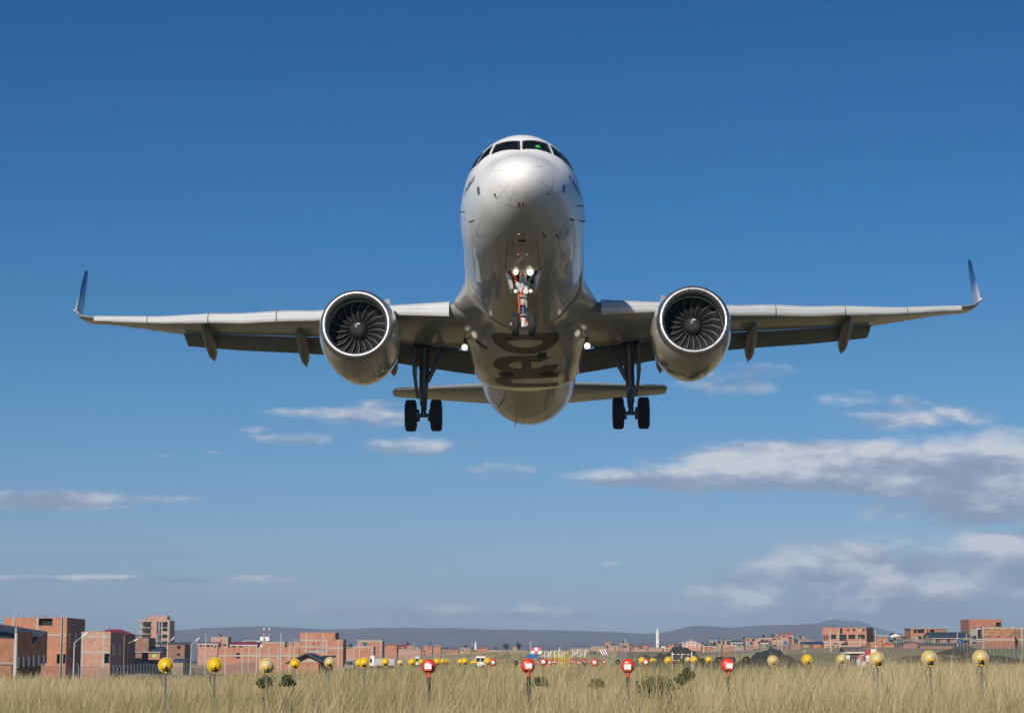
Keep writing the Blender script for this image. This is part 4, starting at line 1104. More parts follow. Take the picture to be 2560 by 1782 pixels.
# ---------------------------------------------------------------- buildings
def brick(name, a, b, sc=1.1): return mat(name, tuple(x * .80 for x in a), .9, scale=sc, col2=tuple(x * 1.04 for x in b), detail=10, bump=.25)
B_or = brick('orange_hollow_brick', (.43, .185, .11), (.49, .23, .14))
B_rd = brick('red_brick', (.37, .145, .09), (.44, .19, .12))
B_pk = brick('pinkish_brick', (.46, .24, .165), (.53, .295, .21))
B_br = brick('brown_brick', (.24, .13, .085), (.31, .17, .115))
B_ta = brick('adobe_wall', (.36, .26, .16), (.44, .33, .21))
B_gy = brick('grey_render', (.36, .33, .29), (.46, .43, .38))
B_wh = brick('white_render', (.74, .73, .70), (.80, .79, .76))
B_ye = brick('yellow_render', (.55, .36, .10), (.62, .44, .16))
M_conc = mat('raw_concrete', (.40, .36, .30), .9, var=.15, scale=.8)
M_slab = mat('concrete_slab', (.34, .31, .27), .9, var=.15, scale=.8)
M_roofb = mat('blue_grey_metal_roof', (.055, .075, .10), .5, .2, var=.2, scale=.5, stretch=(4, 1, 1))
M_roofd = mat('dark_metal_roof', (.06, .068, .07), .55, .2, var=.25, scale=.6)
M_roofr = mat('red_metal_roof', (.42, .02, .035), .5, var=.15, scale=.6)
M_roofm = mat('maroon_metal_roof', (.28, .025, .05), .5, var=.15, scale=.6)
M_roofo = mat('orange_tile_roof', (.50, .10, .05), .7, var=.15, scale=.6)
M_roofu = mat('rusty_roof', (.14, .075, .06), .8, scale=1.6, col2=(.24, .20, .19), stretch=(6, 1, 1))
M_roofg = mat('pale_grey_roof', (.45, .46, .45), .6, var=.1)
M_win = mat('dark_window_pane', (.018, .022, .028), .15, var=.3)
M_wing = mat('grey_curtained_pane', (.30, .32, .34), .4, var=.2)
M_winw = mat('white_curtained_pane', (.62, .64, .62), .5, var=.15, scale=4)
M_winl = mat('green_curtained_pane', (.30, .50, .04), .5, var=.25, scale=5, stretch=(4, 1, .2))
M_wino = mat('board_filled_opening', (.36, .19, .06), .8, var=.3, scale=3)
M_rebar = mat('rusty_rebar', (.10, .07, .06), .8)
M_bluetank = mat('blue_tank', (.03, .12, .28), .5)
M_trim = mat('white_trim', (.78, .78, .76), .6, var=.04)

def rebar(o, xs, z, n=3, hgt=1.0):
    for x in xs:
        for k in range(n):
            m = MB(); m.tube([(x + .12 * k, .1, z), (x + .12 * k + rnd.uniform(-.04, .04), .1, z + hgt * rnd.uniform(.6, 1.1))], .022, 4); m.build('rebar_starter', M_rebar, o, smooth=False)

def house(label, px0, px1, ptop, D, depth=9.0, wall=B_or, op=(), cols=(), beams=(), roof='flat', rmat=M_roofd, ridge_py=None, rz=0.0, side=None, side_op=0, bars=False, name='house', cat='house', group=None, eave=.3, base_drop=.6, zbase=None, parapet=False, trim=None):
    """op: openings (px0, py0, px1, py1, pane material) in the face towards the field; sizes come from the distance"""
    a, b = pt(px0, ptop, D), pt(px1, ptop, D)
    zb = (min(tz(a.x, D), tz(b.x, D)) - base_drop) if zbase is None else zbase
    w, h = b.x - a.x, a.z - zb
    o = empty(name, (a.x, D, zb), rz); tag(o, label, cat, group)
    X = lambda px: (px - px0) / (px1 - px0) * w
    Z = lambda py: pt(px0, py, D).z - zb
    holes = [(max(.02, X(p[0])), min(w - .02, X(p[2])), max(.05, Z(p[3])), min(h - .05, Z(p[1])), p[4] if len(p) > 4 else M_win) for p in op]
    m = MB()
    xs = sorted({0, w, *[q for hl in holes for q in hl[:2]]}); zs = sorted({0, h, *[q for hl in holes for q in hl[2:4]]})
    for i in range(len(xs) - 1):
        for j in range(len(zs) - 1):
            cx_, cz_ = (xs[i] + xs[i + 1]) / 2, (zs[j] + zs[j + 1]) / 2
            if any(hl[0] < cx_ < hl[1] and hl[2] < cz_ < hl[3] for hl in holes): continue
            m.quad((xs[i], 0, zs[j]), (xs[i + 1], 0, zs[j]), (xs[i + 1], 0, zs[j + 1]), (xs[i], 0, zs[j + 1]))
    m.cur = 1 if side else 0
    m.quad((w, 0, 0), (w, depth, 0), (w, depth, h), (w, 0, h)); m.quad((0, depth, 0), (0, 0, 0), (0, 0, h), (0, depth, h))
    m.cur = 0
    m.quad((w, depth, 0), (0, depth, 0), (0, depth, h), (w, depth, h))
    if roof == 'flat': m.quad((0, 0, h - .02), (w, 0, h - .02), (w, depth, h - .02), (0, depth, h - .02))
    if roof == 'gable_front' and ridge_py:
        zr = Z(ridge_py); m.add([(0, 0, h), (w, 0, h), (w / 2, 0, zr)], [(0, 1, 2)]); m.add([(0, depth, h), (w, depth, h), (w / 2, depth, zr)], [(0, 1, 2)])
    if roof == 'gable' and ridge_py:
        zr = Z(ridge_py); m.add([(w, 0, h), (w, depth, h), (w, depth / 2, zr)], [(0, 1, 2)]); m.add([(0, 0, h), (0, depth, h), (0, depth / 2, zr)], [(0, 1, 2)])
    wl = m.build('wall', [wall, side] if side else wall, o, smooth=False)
    for x0, x1, z0, z1, pm in holes:
        dp = .9 if pm is M_dark else .22
        q = MB()
        for (p0, p1) in (((x0, z0), (x1, z0)), ((x1, z0), (x1, z1)), ((x1, z1), (x0, z1)), ((x0, z1), (x0, z0))):
            q.quad((p0[0], 0, p0[1]), (p1[0], 0, p1[1]), (p1[0], dp, p1[1]), (p0[0], dp, p0[1]))
        wo = q.build('window', wall, o, smooth=False)
        q = MB(); q.quad((x0, dp, z0), (x1, dp, z0), (x1, dp, z1), (x0, dp, z1)); q.build('pane', pm, wo, smooth=False)
        if bars and pm is not M_dark:
            q = MB(); n_ = max(1, int((x1 - x0) / .7))
            for k in range(1, n_ + 1): xx = lerp(x0, x1, k / (n_ + 1)); q.box(xx - .05, xx + .05, dp - .06, dp - .01, z0, z1)
            q.build('frame', M_trim, wo, smooth=False)
    for k in range(side_op):
        y0 = depth * (k + .3) / side_op; q = MB(); z0, z1 = h * .55, h * .78
        q.box(w - .1, w + .03, y0, y0 + depth * .28 / side_op, z0, z1); q.build('window', M_wing if k % 2 else M_win, o, smooth=False)
    if group and roof == 'flat' and not cols and w > 3: cols = (px0 + (px1 - px0) * .06, px0 + (px1 - px0) * .94); beams = (ptop + 1.2,)
    if cols or beams:
        q = MB()
        for px in cols: x = X(px); q.box(x - .16, x + .16, -.035, .1, 0, h + .004)
        for py in beams: q.box(-.02, w + .02, -.022, .1, Z(py) - .17, Z(py) + .17)
        q.build('concrete_frame', M_conc, o, smooth=False)
    if trim is not None:
        q = MB()
        for (p0, y0, p1, y1) in trim: q.box(X(p0), X(p1), -.08, -.02, Z(y1), Z(y0))
        q.build('trim', M_trim, o, smooth=False)
    if roof == 'flat' and parapet:
        q = MB(); q.box(-.25, w + .25, -.25, depth + .1, h, h + .22); q.build('roof_slab', M_slab, o, smooth=False)
    if group and roof == 'flat' and rnd.random() < .7:
        q = MB(); tx = rnd.uniform(.2, .8) * w; q.lathe([(h, .0), (h, .5), (h + .9, .5), (h + 1.05, .3), (h + 1.1, 0)], (tx, depth * .4, 0), 'z', 12); q.build('roof_tank', M_blackpost if rnd.random() < .6 else M_bluetank, o)
    if group and roof == 'flat' and rnd.random() < .6: rebar(o, [w * .06, w * .5, w * .94], h, 1, .9)
    if roof in ('gable', 'gable_front', 'hip', 'shed') and ridge_py:
        zr = Z(ridge_py); e = eave; q = MB(); t = .12
        if roof == 'gable':
            q.box(0, 0, 0, 0, 0, 0) if False else None
            for dz in (0,):
                q.loft([[(x, -e, h - .05), (x, depth / 2, zr), (x, depth + e, h - .05), (x, depth + e, h + t - .05), (x, depth / 2, zr + t), (x, -e, h + t - .05)] for x in (-e, w + e)])
        elif roof == 'gable_front':
            q.loft([[(-e, y, h - e * (zr - h) / (w / 2)), (w / 2, y, zr), (w + e, y, h - e * (zr - h) / (w / 2)), (w + e, y, h + t - e * (zr - h) / (w / 2)), (w / 2, y, zr + t), (-e, y, h + t - e * (zr - h) / (w / 2))] for y in (-e, depth + e)])
        elif roof == 'hip':
            k = min(w * .3, depth * .5)
            q.add([(-e, -e, h), (w + e, -e, h), (w + e, depth + e, h), (-e, depth + e, h), (k, depth / 2, zr), (w - k, depth / 2, zr)], [(0, 1, 5, 4), (1, 2, 5), (2, 3, 4, 5), (3, 0, 4), (0, 3, 2, 1)])
        elif roof == 'shed':
            q.loft([[(x, -e, h), (x, depth + e, zr), (x, depth + e, zr + t), (x, -e, h + t)] for x in (-e, w + e)])
        rf = q.build('roof', rmat, o, smooth=False)
        if roof == 'gable' and eave > .25:
            q = MB(); q.box(-e - .02, w + e + .02, -e - .06, -e - .01, h - .12, h + .1); q.build('fascia', M_trim if trim is None and rmat in (M_roofb, M_roofm) else M_slab, rf, smooth=False)
    return o

# far left: workshop with saw-tooth blue roof, seen on its corner
def workshop():
    D = 215; c = pt(42, 1600, D); zb = tz(c.x, D) - .6
    o = empty('brick_workshop', (c.x, D, zb), rad(0)); tag(o, 'dark fronted brick workshop with blue sloping roofs at the left edge', 'workshop')
    h = pt(42, 1595, D).z - zb; hr = pt(42, 1578, D).z - zb; hm = pt(42, 1657, D).z - zb
    ux = Vector((.42, .907, 0)); wall_len = 0
    # lit left face runs to the left, shaded face recedes to the right
    L1 = 9.0; A = Vector((0, 0, 0)); Bv = Vector((-L1, .6, 0)); 
    # receding face ends where px = 130
    k = 0.0
    for i in range(4000):
        k = i * .02; p = c + ux * k
        if CX + F_PX * p.x / p.y >= 130: break
    Cv = ux * k; up = lambda z: Vector((0, 0, z))
    m = MB()
    m.quad(Bv + up(hm), A + up(hm), A + up(h), Bv + up(h))
    n = 8; z1 = lambda t: lerp(h, hr, 1)
    # stepped saw-tooth top along the shaded face
    prof = [(0, h + .55), (.50, h + .75), (.505, h - .55), (1.0, hr)]
    for (t0, a0), (t1, a1) in zip(prof[:-1], prof[1:]):
        m.quad(Cv * t0 + up(hm), Cv * t1 + up(hm), Cv * t1 + up(a1), Cv * t0 + up(a0))
    m.quad(Cv + up(hm), Bv + Cv + up(hm), Bv + Cv + up(hr), Cv + up(hr))
    inn = Vector((-.9, .35, 0)) * .5
    m.quad(Bv + inn + up(0), A + inn + up(0), A + inn + up(hm), Bv + inn + up(hm)); m.quad(A + inn + up(0), Cv * .95 + inn, Cv * .95 + inn + up(hm), A + inn + up(hm))
    wl = m.build('wall', brick('dark_workshop_brick', (.30, .13, .08), (.38, .18, .10)), o, smooth=False)
    q = MB()
    q.quad(A + up(h + .6) + Cv * .0, Cv * .5 + up(h + .8), Cv * .5 + Bv * .9 + up(hr + .8), Bv * .9 + up(hr + .4))
    q.quad(Cv * .5 + up(h - .5), Cv + up(hr + .06), Cv + Bv * .6 + up(hr + .9), Cv * .5 + Bv * .6 + up(hr + .5))
    q.quad(Bv * 1.02 + up(h + .05), A + up(h + .05) + Vector((-.5, .2, 0)), Vector((-2.2, 3, hr + .05)), Bv + Vector((0, 3, hr + .05)))
    q.build('roof', M_roofb, o, smooth=False)
    nrm = ux.cross(Vector((0, 0, 1))).normalized()
    if nrm.x < 0: nrm = -nrm
    for i in range(6):
        t0 = .06 + .165 * i; z0, z1_ = lerp(h - 2.2, h - 2.0, i / 5) - .75, lerp(h - 2.2, h - 2.0, i / 5) + .35
        q = MB(); P0, P1 = Cv * t0 + nrm * .03, Cv * (t0 + .065) + nrm * .03
        q.loft([[P0 + up(z0), P1 + up(z0), P1 + up(z1_), P0 + up(z1_)], [P0 - nrm * .2 + up(z0), P1 - nrm * .2 + up(z0), P1 - nrm * .2 + up(z1_), P0 - nrm * .2 + up(z1_)]]); q.build('window', M_wing, o, smooth=False)
    q = MB(); q.quad(Bv + up(hm + .1) + Vector((0, -.05, 0)), A + up(hm + .1) + Vector((.03, -.05, 0)), A + up(hm - .12) + Vector((.03, -.05, 0)), Bv + up(hm - .12) + Vector((0, -.05, 0))); q.build('floor_slab', M_slab, o, smooth=False)
workshop()
b2 = house('largest orange brick building, three storeys, with an open corner and rebar on its roof', 10, 168, 1543, 330, 14, B_or, cols=(33, 94, 156, 178 - 20), beams=(1586,), name='brick_building', cat='building', side_op=3,
           op=((97, 1545, 132, 1563, M_dark), (145, 1634, 167, 1658, M_dark)))
rebar(b2, [.8, 2.2, 3.0, 4.8, 5.6, 6.6, 7.3, 8.2], pt(10, 1543, 330).z - b2.location.z - .05, 2, .5)
b3 = house('square two storey orange brick house with grey concrete bands beside the largest building', 204, 277, 1578, 322, 11, B_pk, cols=(207, 260), beams=(1591, 1630), side_op=2, name='brick_house', op=((262, 1633, 276, 1657, M_dark),))
house('house behind with a crimson hip roof and two small dormers', 232, 312, 1585, 420, 12, B_br, roof='hip', rmat=M_roofr, ridge_py=1571, name='brick_house')
house('low brown brick house between the crimson roof and the unfinished tower', 306, 372, 1593, 470, 9, B_br, name='brick_house')
house('house with a dark blue hip roof below the unfinished tower', 318, 400, 1609, 520, 12, B_ta, roof='hip', rmat=M_roofd, ridge_py=1600, name='brick_house')
house('long house with a slate blue gable roof and green and white curtains', 306, 400, 1629, 470, 9, B_or, roof='gable', rmat=M_roofb, ridge_py=1616, bars=True, name='brick_house', trim=(), op=((291 + 18, 1637, 320, 1646, M_winw), (313, 1632, 319, 1643, M_winw), (326, 1633, 331, 1637, M_win), (339, 1632, 355, 1644, M_winw), (378, 1633, 392, 1642, M_winl)))
house('brown brick house with scaffold poles right of the blue gable roof', 402, 462, 1609, 500, 10, B_br, op=((443, 1613, 452, 1621), (443, 1632, 451, 1638)), roof='shed', rmat=M_roofd, ridge_py=1605, name='brick_house')
house('low dark boundary wall building below the blue gable roof', 290, 460, 1648, 440, 4, brick('dark_wall', (.12, .09, .08), (.17, .13, .11)), name='low_shed', cat='shed', op=((373, 1650, 380, 1657, M_dark),))
house('low blue roofed shed behind the first yellow lamp', 430, 458, 1654, 420, 8, B_ta, roof='shed', rmat=M_roofb, ridge_py=1647, name='low_shed', cat='shed')

# unfinished tower: slabs, columns, brick core
def tower():
    D = 900; a = pt(345, 1548, D); zb = tz(a.x, D); k = D / F_PX
    o = empty('unfinished_tower', (a.x, D, zb)); tag(o, 'tallest unfinished concrete and brick tower with open floors against the hills', 'tower')
    X = lambda px: (px - 345) * k; Z = lambda py: pt(345, py, D).z - zb
    q = MB(); q.box(X(378), X(392), 0, 4, 0, Z(1548)); q.box(X(347), X(379), .3, 6, Z(1553), Z(1548)); q.box(X(366), X(417), .6, 8, Z(1548), Z(1539)); q.box(X(420.5), X(424), .1, 13, 0, Z(1550)); q.box(X(392), X(421), 7.5, 8, 0, Z(1552)); q.box(X(350), X(378), 6.5, 7, 0, Z(1552))
    q.box(X(392), X(421), .15, .6, Z(1553), Z(1548)); q.build('wall', B_pk, o, smooth=False)
    q = MB()
    for py in (1553.2, 1569, 1585, 1602): q.box(X(346), X(378), -.9, 7.4, Z(py), Z(py - 1.6)); q.box(X(391.9), X(420.5), -.05, 7.4, Z(py), Z(py - 1.5))
    q.build('floor_slab', M_conc, o, smooth=False)
    for i, (px, y) in enumerate(((351.5, 0), (355.5, 3), (404.5, 0), (420, -.03), (371, 5))):
        q = MB(); q.box(X(px) - .22, X(px) + .22, y, y + .4, 0, Z(1549)); q.build('column', M_conc, o, smooth=False)
    for z0, z1 in ((1583.4, 1577), (1600, 1594)):
        q = MB(); q.box(X(405.5), X(419.5), .1, .4, Z(z0), Z(z1)); q.build('half_built_wall', B_pk, o, smooth=False)
    rebar(o, [X(p) for p in (358, 366, 417, 423, 427, 431)], Z(1548), 2, 2.0)
tower()

WX = [  # label, px0, px1, top, D, depth, wall, roof, rmat, ridge, openings
    ('brick block with a maroon roof and small square windows, left of the taller stepped block', 495, 544, 1609, 760, 10, B_pk, 'gable', M_roofm, 1605, [(499, 1611, 504, 1616), (508, 1611, 511, 1616), (516, 1611, 524, 1616), (528, 1611, 532, 1616), (536, 1613, 540, 1618)]),
    ('tall stepped pink brick block with a chimney like top between the maroon roofs', 528, 570, 1592, 800, 9, B_pk, 'flat', None, None, [(549, 1609, 553, 1614), (558, 1609, 566, 1614), (552, 1598, 555, 1603)]),
    ('long house with a bright maroon gable roof and a white gutter line', 576, 642, 1612, 740, 9, B_pk, 'gable', M_roofm, 1604, [(580, 1614, 590, 1620), (597, 1614, 606, 1620)]),
    ('white flat roofed building with two red and white antenna masts on top', 608, 670, 1600, 780, 10, B_wh, 'flat', None, None, [(612, 1602, 640, 1608), (650, 1602, 669, 1609)]),
    ('large blank orange brick building right of the white antenna building', 655, 712, 1604, 560, 12, B_or, 'flat', None, None, []),
    ('brick house with a pale gable roof left of the stepped orange block', 718, 756, 1609, 520, 10, B_pk, 'gable_front', M_roofg, 1601, [(732, 1609, 735, 1614), (721, 1607, 726, 1612)]),
    ('narrow brick gap building between the stepped orange block and its right neighbour', 865, 882, 1619, 540, 6, B_pk, 'flat', None, None, []),
    ('plain orange brick house with a shaded right wall, behind its lower neighbour', 893, 956, 1600, 560, 9, B_or, 'flat', None, None, []),
    ('lower orange brick house standing in front of the plain one', 882, 934, 1615, 520, 7, B_or, 'flat', None, None, []),
    ('brick house with a low red gable roof, right of the plain orange houses', 962, 992, 1613, 620, 9, B_or, 'gable_front', M_roofo, 1610, []),
    ('small crimson roofed house with a dark dormer in the row of low houses', 994, 1012, 1617, 680, 8, B_pk, 'gable', M_roofr, 1612, [(997, 1617, 1004, 1621), (1008, 1617, 1012, 1620)]),
    ('square orange brick house between the crimson roof and the grey walled house', 1012, 1032, 1613, 690, 8, B_or, 'flat', None, None, []),
    ('grey rendered low house with a pink lower wall in the row of low houses', 1011, 1052, 1624, 600, 6, B_pk, 'flat', None, None, [(1013, 1627, 1016, 1631)]),
    ('narrow brick house with an ochre upper floor', 1060, 1080, 1613, 640, 7, B_or, 'flat', None, None, [(1070, 1615, 1075, 1618)]),
    ('brick house with a white gabled upper floor beside the ochre one', 1083, 1102, 1616, 640, 7, B_or, 'gable_front', M_roofg, 1611, [(1089, 1612, 1092, 1615)]),
    ('long low orange house left of the brick house with two windows', 1116, 1146, 1625, 700, 7, B_or, 'gable', M_roofo, 1622, []),
    ('brick house with two dark square windows near the small white spire', 1151, 1176, 1620, 700, 7, B_pk, 'flat', None, None, [(1153, 1623, 1158, 1626), (1164, 1623, 1166, 1626), (1170, 1623, 1174, 1626)]),
    ('wide orange gabled house right of the small white spire', 1192, 1220, 1621, 720, 8, B_or, 'gable_front', M_roofo, 1618, []),
    ('low orange house with a dark window left of the pair of trees', 1220, 1252, 1625, 760, 7, B_or, 'flat', None, None, [(1222, 1621.5, 1226, 1624)]),
    ('low orange wall like house under the pair of trees', 1250, 1318, 1625, 790, 7, B_or, 'flat', None, None, []),
    ('small pink house peeping out between the pair of trees', 1282, 1292, 1617, 820, 6, B_pk, 'flat', None, None, []),
    ('far orange row house left of the red and white striped board', 1425, 1474, 1621, 960, 8, B_pk, 'flat', None, None, [(1438, 1622, 1441, 1624)]),
    ('far low pink house with many windows behind the striped board', 1477, 1508, 1616, 940, 8, B_pk, 'flat', None, None, [(1481, 1618, 1484, 1620), (1490, 1618, 1493, 1620), (1499, 1618, 1502, 1620)]),
    ('slim three storey pink house right of the striped board', 1512, 1528, 1606, 900, 8, B_pk, 'flat', None, None, [(1515, 1612, 1518, 1615), (1524, 1608, 1527, 1611), (1515, 1617, 1518, 1620)]),
    ('low far house between the slim pink house and the pale roofed block', 1528, 1546, 1614, 900, 8, B_pk, 'flat', None, None, [(1530, 1616, 1533, 1618), (1537, 1616, 1540, 1618)]),
    ('three storey brown brick block with a pale flat roof and a white cupola', 1549, 1572, 1608, 880, 10, B_rd, 'flat', None, None, [(1556, 1610, 1559, 1613), (1550, 1614, 1553, 1617), (1556, 1614, 1559, 1617), (1562, 1614, 1566, 1617)]),
    ('orange gabled house right of the pale roofed block', 1578, 1602, 1620, 860, 8, B_or, 'gable_front', M_roofo, 1615, []),
    ('orange gabled house left of the white obelisk tower', 1602, 1622, 1617, 840, 8, B_or, 'gable_front', M_roofo, 1611, [(1605, 1618, 1610, 1621)]),
    ('low orange house at the foot of the white obelisk tower', 1622, 1660, 1619, 830, 8, B_pk, 'flat', None, None, [(1636, 1619, 1643, 1622)]),
    ('stepped orange house between the obelisk and the white gabled hall', 1668, 1698, 1615, 800, 8, B_or, 'gable_front', M_roofo, 1608, []),
    ('long orange house left of the conifer', 1773, 1826, 1601, 700, 9, B_pk, 'flat', None, None, [(1793, 1602, 1802, 1604)]),
    ('brick house with a grey blue roof and a cream door right of the conifer', 1824, 1862, 1606, 700, 9, B_pk, 'gable', M_roofb, 1601, [(1833, 1607, 1836, 1614, M_winw), (1839, 1606, 1842, 1610), (1851, 1607, 1858, 1611, M_wing)]),
    ('two storey brick block with large dark windows in the right hand town', 1865, 1898, 1594, 680, 9, B_pk, 'gable', M_roofd, 1592, [(1869, 1597, 1874, 1602), (1880, 1597, 1887, 1602), (1868, 1607, 1876, 1612, M_wing)]),
    ('orange house with a wide dark window right of the two storey block', 1898, 1928, 1594, 700, 9, B_or, 'flat', None, None, [(1902, 1598, 1910, 1602), (1913, 1599, 1921, 1602)]),
    ('shop front with a green awning below the orange houses', 1903, 1930, 1607, 640, 6, B_ta, 'gable', M_roofb, 1603, [(1915, 1611, 1930, 1616, mat('green_awning', (.02, .22, .10), .6))]),
    ('plain square orange house in front of the red roofed block', 1930, 1958, 1600, 620, 9, B_or, 'flat', None, None, []),
    ('upper orange house with a row of small dark windows right of the awning shop', 1928, 1944, 1592, 720, 8, B_or, 'flat', None, None, [(1931, 1596, 1939, 1599)]),
    ('pink block with a bright red flat roof beside the church spire', 1951, 1983, 1585, 760, 9, B_pk, 'shed', M_roofo, 1582, [(1956, 1588, 1962, 1592), (1964, 1588, 1966, 1591), (1968, 1588, 1971, 1592)]),
    ('long low pink block right of the church spire', 1980, 2010, 1592, 740, 9, B_pk, 'flat', None, None, [(1989, 1595, 1993, 1597)]),
    ('brown block with a concrete canopy left of the big unfinished building', 2000, 2022, 1597, 680, 9, B_br, 'flat', None, None, [(2003, 1594.5, 2010, 1596)]),
    ('small orange house below the church spire block', 1980, 1996, 1601, 600, 7, B_or, 'flat', None, None, []),
    ('house with a navy roof left of the big unfinished building', 2014, 2060, 1611, 620, 9, B_ta, 'gable', mat('navy_roof', (.02, .035, .09), .5), 1604, []),
    ('low orange wall house under the navy roof', 2033, 2060, 1610, 560, 7, B_or, 'flat', None, None, []),
    ('white gabled house pair far beyond the orange roofs on the right', 2225, 2252, 1588, 900, 8, B_wh, 'gable_front', M_roofb, 1582, []),
    ('orange domed roof house right of the big unfinished building', 2194, 2224, 1591, 640, 8, B_or, 'gable', M_roofg, 1585, []),
    ('orange box house under the domed roof house', 2192, 2210, 1594, 590, 7, B_or, 'flat', None, None, [(2200, 1592, 2208, 1594)]),
    ('orange brick house with a dark garage mouth right of the big unfinished building', 2208, 2240, 1601, 560, 7, B_or, 'flat', None, None, [(2213, 1601.6, 2222, 1606, M_dark)]),
    ('low bright orange house behind the large yellow lamp', 2208, 2246, 1610, 520, 7, B_or, 'gable_front', M_roofo, 1608, []),
    ('orange house with a red door in the lane right of the domed roof', 2243, 2272, 1593, 600, 8, B_or, 'gable_front', M_roofo, 1590, []),
    ('low orange rubble house left of the half open concrete house', 2258, 2302, 1608, 480, 7, B_or, 'gable_front', M_roofd, 1604, []),
    ('pale rendered house behind the crimson roof of the middle row', 1022, 1046, 1617, 760, 8, B_gy, 'flat', None, None, [(1026, 1619, 1030, 1622), (1036, 1619, 1040, 1622)]),
    ('brown low house between the ochre house and the long low orange house', 1100, 1118, 1622, 760, 7, B_br, 'gable', M_roofd, 1619, []),
    ('flat brown house just right of the two window brick house', 1176, 1192, 1624, 760, 7, B_br, 'flat', None, None, [(1180, 1625, 1184, 1627)]),
    ('small grey house left of the checkered board', 1300, 1322, 1627, 840, 7, B_gy, 'gable', M_roofd, 1625, []),
    ('row house of brown brick right of the checkered board', 1356, 1392, 1628, 980, 7, B_br, 'flat', None, None, [(1362, 1628.5, 1366, 1630)]),
    ('white low house near the tiny white spire', 1386, 1412, 1626, 960, 7, B_wh, 'flat', None, None, []),
    ('orange row house under the slim three storey house', 1500, 1530, 1620, 860, 7, B_or, 'flat', None, None, [(1506, 1621, 1510, 1623), (1518, 1621, 1522, 1623)]),
    ('brown gabled house between the cupola block and the orange gabled pair', 1566, 1584, 1616, 900, 8, B_br, 'gable_front', M_roofd, 1612, []),
    ('white low annexe at the right foot of the obelisk tower', 1650, 1666, 1615, 850, 6, B_wh, 'flat', None, None, []),
    ('brown house squeezed left of the white gabled hall', 1690, 1706, 1613, 780, 8, B_br, 'gable', M_roofd, 1610, [(1694, 1614, 1698, 1617)]),
    ('brown low house just right of the white gabled hall', 1750, 1776, 1612, 740, 8, B_br, 'flat', None, None, [(1756, 1613, 1760, 1616)]),
    ('pale adobe house below the conifer', 1786, 1812, 1609, 640, 7, B_ta, 'flat', None, None, [(1792, 1611, 1796, 1615)]),
    ('orange wall house with a yellow gate below the conifer', 1808, 1840, 1611, 600, 6, B_or, 'flat', None, None, [(1813, 1611.5, 1822, 1616, B_ye)]),
    ('dark red gate house in front of the two storey brick block', 1864, 1882, 1612, 600, 6, B_rd, 'flat', None, None, []),
    ('tan boundary house below the green awning', 1905, 1926, 1617, 560, 6, B_ta, 'flat', None, None, [(1910, 1618, 1914, 1622)]),
    ('brown low house below the plain square orange house', 1940, 1976, 1612, 560, 6, B_br, 'flat', None, None, [(1945, 1614, 1955, 1616, M_dark), (1958, 1614, 1966, 1617, M_dark)]),
    ('brown long house behind the small orange house and navy roof', 1994, 2034, 1602, 680, 7, B_br, 'flat', None, None, []),
    ('orange low house below the left end of the big unfinished building', 2060, 2092, 1610, 540, 6, B_or, 'flat', None, None, [(2078, 1611, 2086, 1615, M_dark)]),
    ('pale low house below the middle of the big unfinished building', 2096, 2150, 1613, 560, 6, B_ta, 'flat', None, None, [(2104, 1614, 2112, 1617, M_dark)]),
    ('grey shed with a pale roof in the lane right of the red door house', 2236, 2256, 1602, 520, 6, B_gy, 'gable', M_roofd, 1598, []),
    ('small brick house below the red tipped thin pole', 2254, 2276, 1600, 540, 6, B_rd, 'flat', None, None, [(2260, 1602, 2264, 1606)]),
    ('low brown house at the foot of the tall plain red block', 2424, 2460, 1600, 450, 6, B_br, 'flat', None, None, [(2432, 1602, 2440, 1608, M_dark)]),
    ('brick house with a pale door left of the pale post box on the tan bank', 1978, 2002, 1608, 540, 6, B_or, 'flat', None, None, [(1984, 1610, 1988, 1616)]),
    ('low brown shed right of the tan boundary house', 1926, 1942, 1618, 520, 5, B_br, 'gable', M_roofd, 1615, []),
    ('orange house with two dark windows under the long orange house', 1756, 1790, 1614, 620, 6, B_or, 'flat', None, None, [(1762, 1616, 1767, 1619), (1776, 1616, 1781, 1619)]),
    ('grey house with a dark roof left of the two storey brick block', 1840, 1864, 1611, 620, 6, B_gy, 'gable', M_roofd, 1608, [(1846, 1612, 1850, 1616)]),
    ('low orange house right of the white low annexe', 1660, 1690, 1619, 740, 6, B_or, 'flat', None, None, [(1668, 1620, 1672, 1622), (1680, 1620, 1684, 1622)]),
    ('pale pink house in front of the orange gabled pair', 1586, 1612, 1622, 760, 6, B_pk, 'flat', None, None, [(1592, 1623, 1596, 1625)]),
    ('low brick house in front of the pale roofed block', 1540, 1566, 1621, 760, 6, B_rd, 'flat', None, None, [(1548, 1622, 1552, 1624), (1558, 1622, 1562, 1624)]),
    ('tiny orange house between the grey rendered house and the ochre house', 1046, 1062, 1624, 640, 5, B_or, 'gable', M_roofo, 1621, []),
    ('brown brick house right of the lower orange bright house', 2246, 2262, 1608, 500, 5, B_br, 'flat', None, None, [(2250, 1610, 2254, 1614)]),
    ('low rubble walled orange house at the foot of the brown right wall', 2176, 2206, 1604, 520, 6, B_or, 'flat', None, None, [(2186, 1606, 2192, 1611, M_dark)]),
]
for (lab, a0, a1, tp, D, dep, wl, rf, rm, rg, ops) in WX:
    house(lab, a0, a1, tp, D, dep, wl, roof=rf, rmat=rm or M_roofd, ridge_py=rg, op=ops, name='brick_house' if wl is not B_wh else 'white_house', group='houses of the town beyond the field', parapet=(rf == 'flat' and wl in (B_pk, B_br, B_rd)))
house('long blank brick wall building with pale concrete posts behind the pale yellow lamp', 546, 748, 1617, 450, 12, B_or, cols=(622, 650, 673, 695, 736), beams=(1638,), name='brick_building', cat='building', op=((591, 1631, 600, 1645, M_win),))
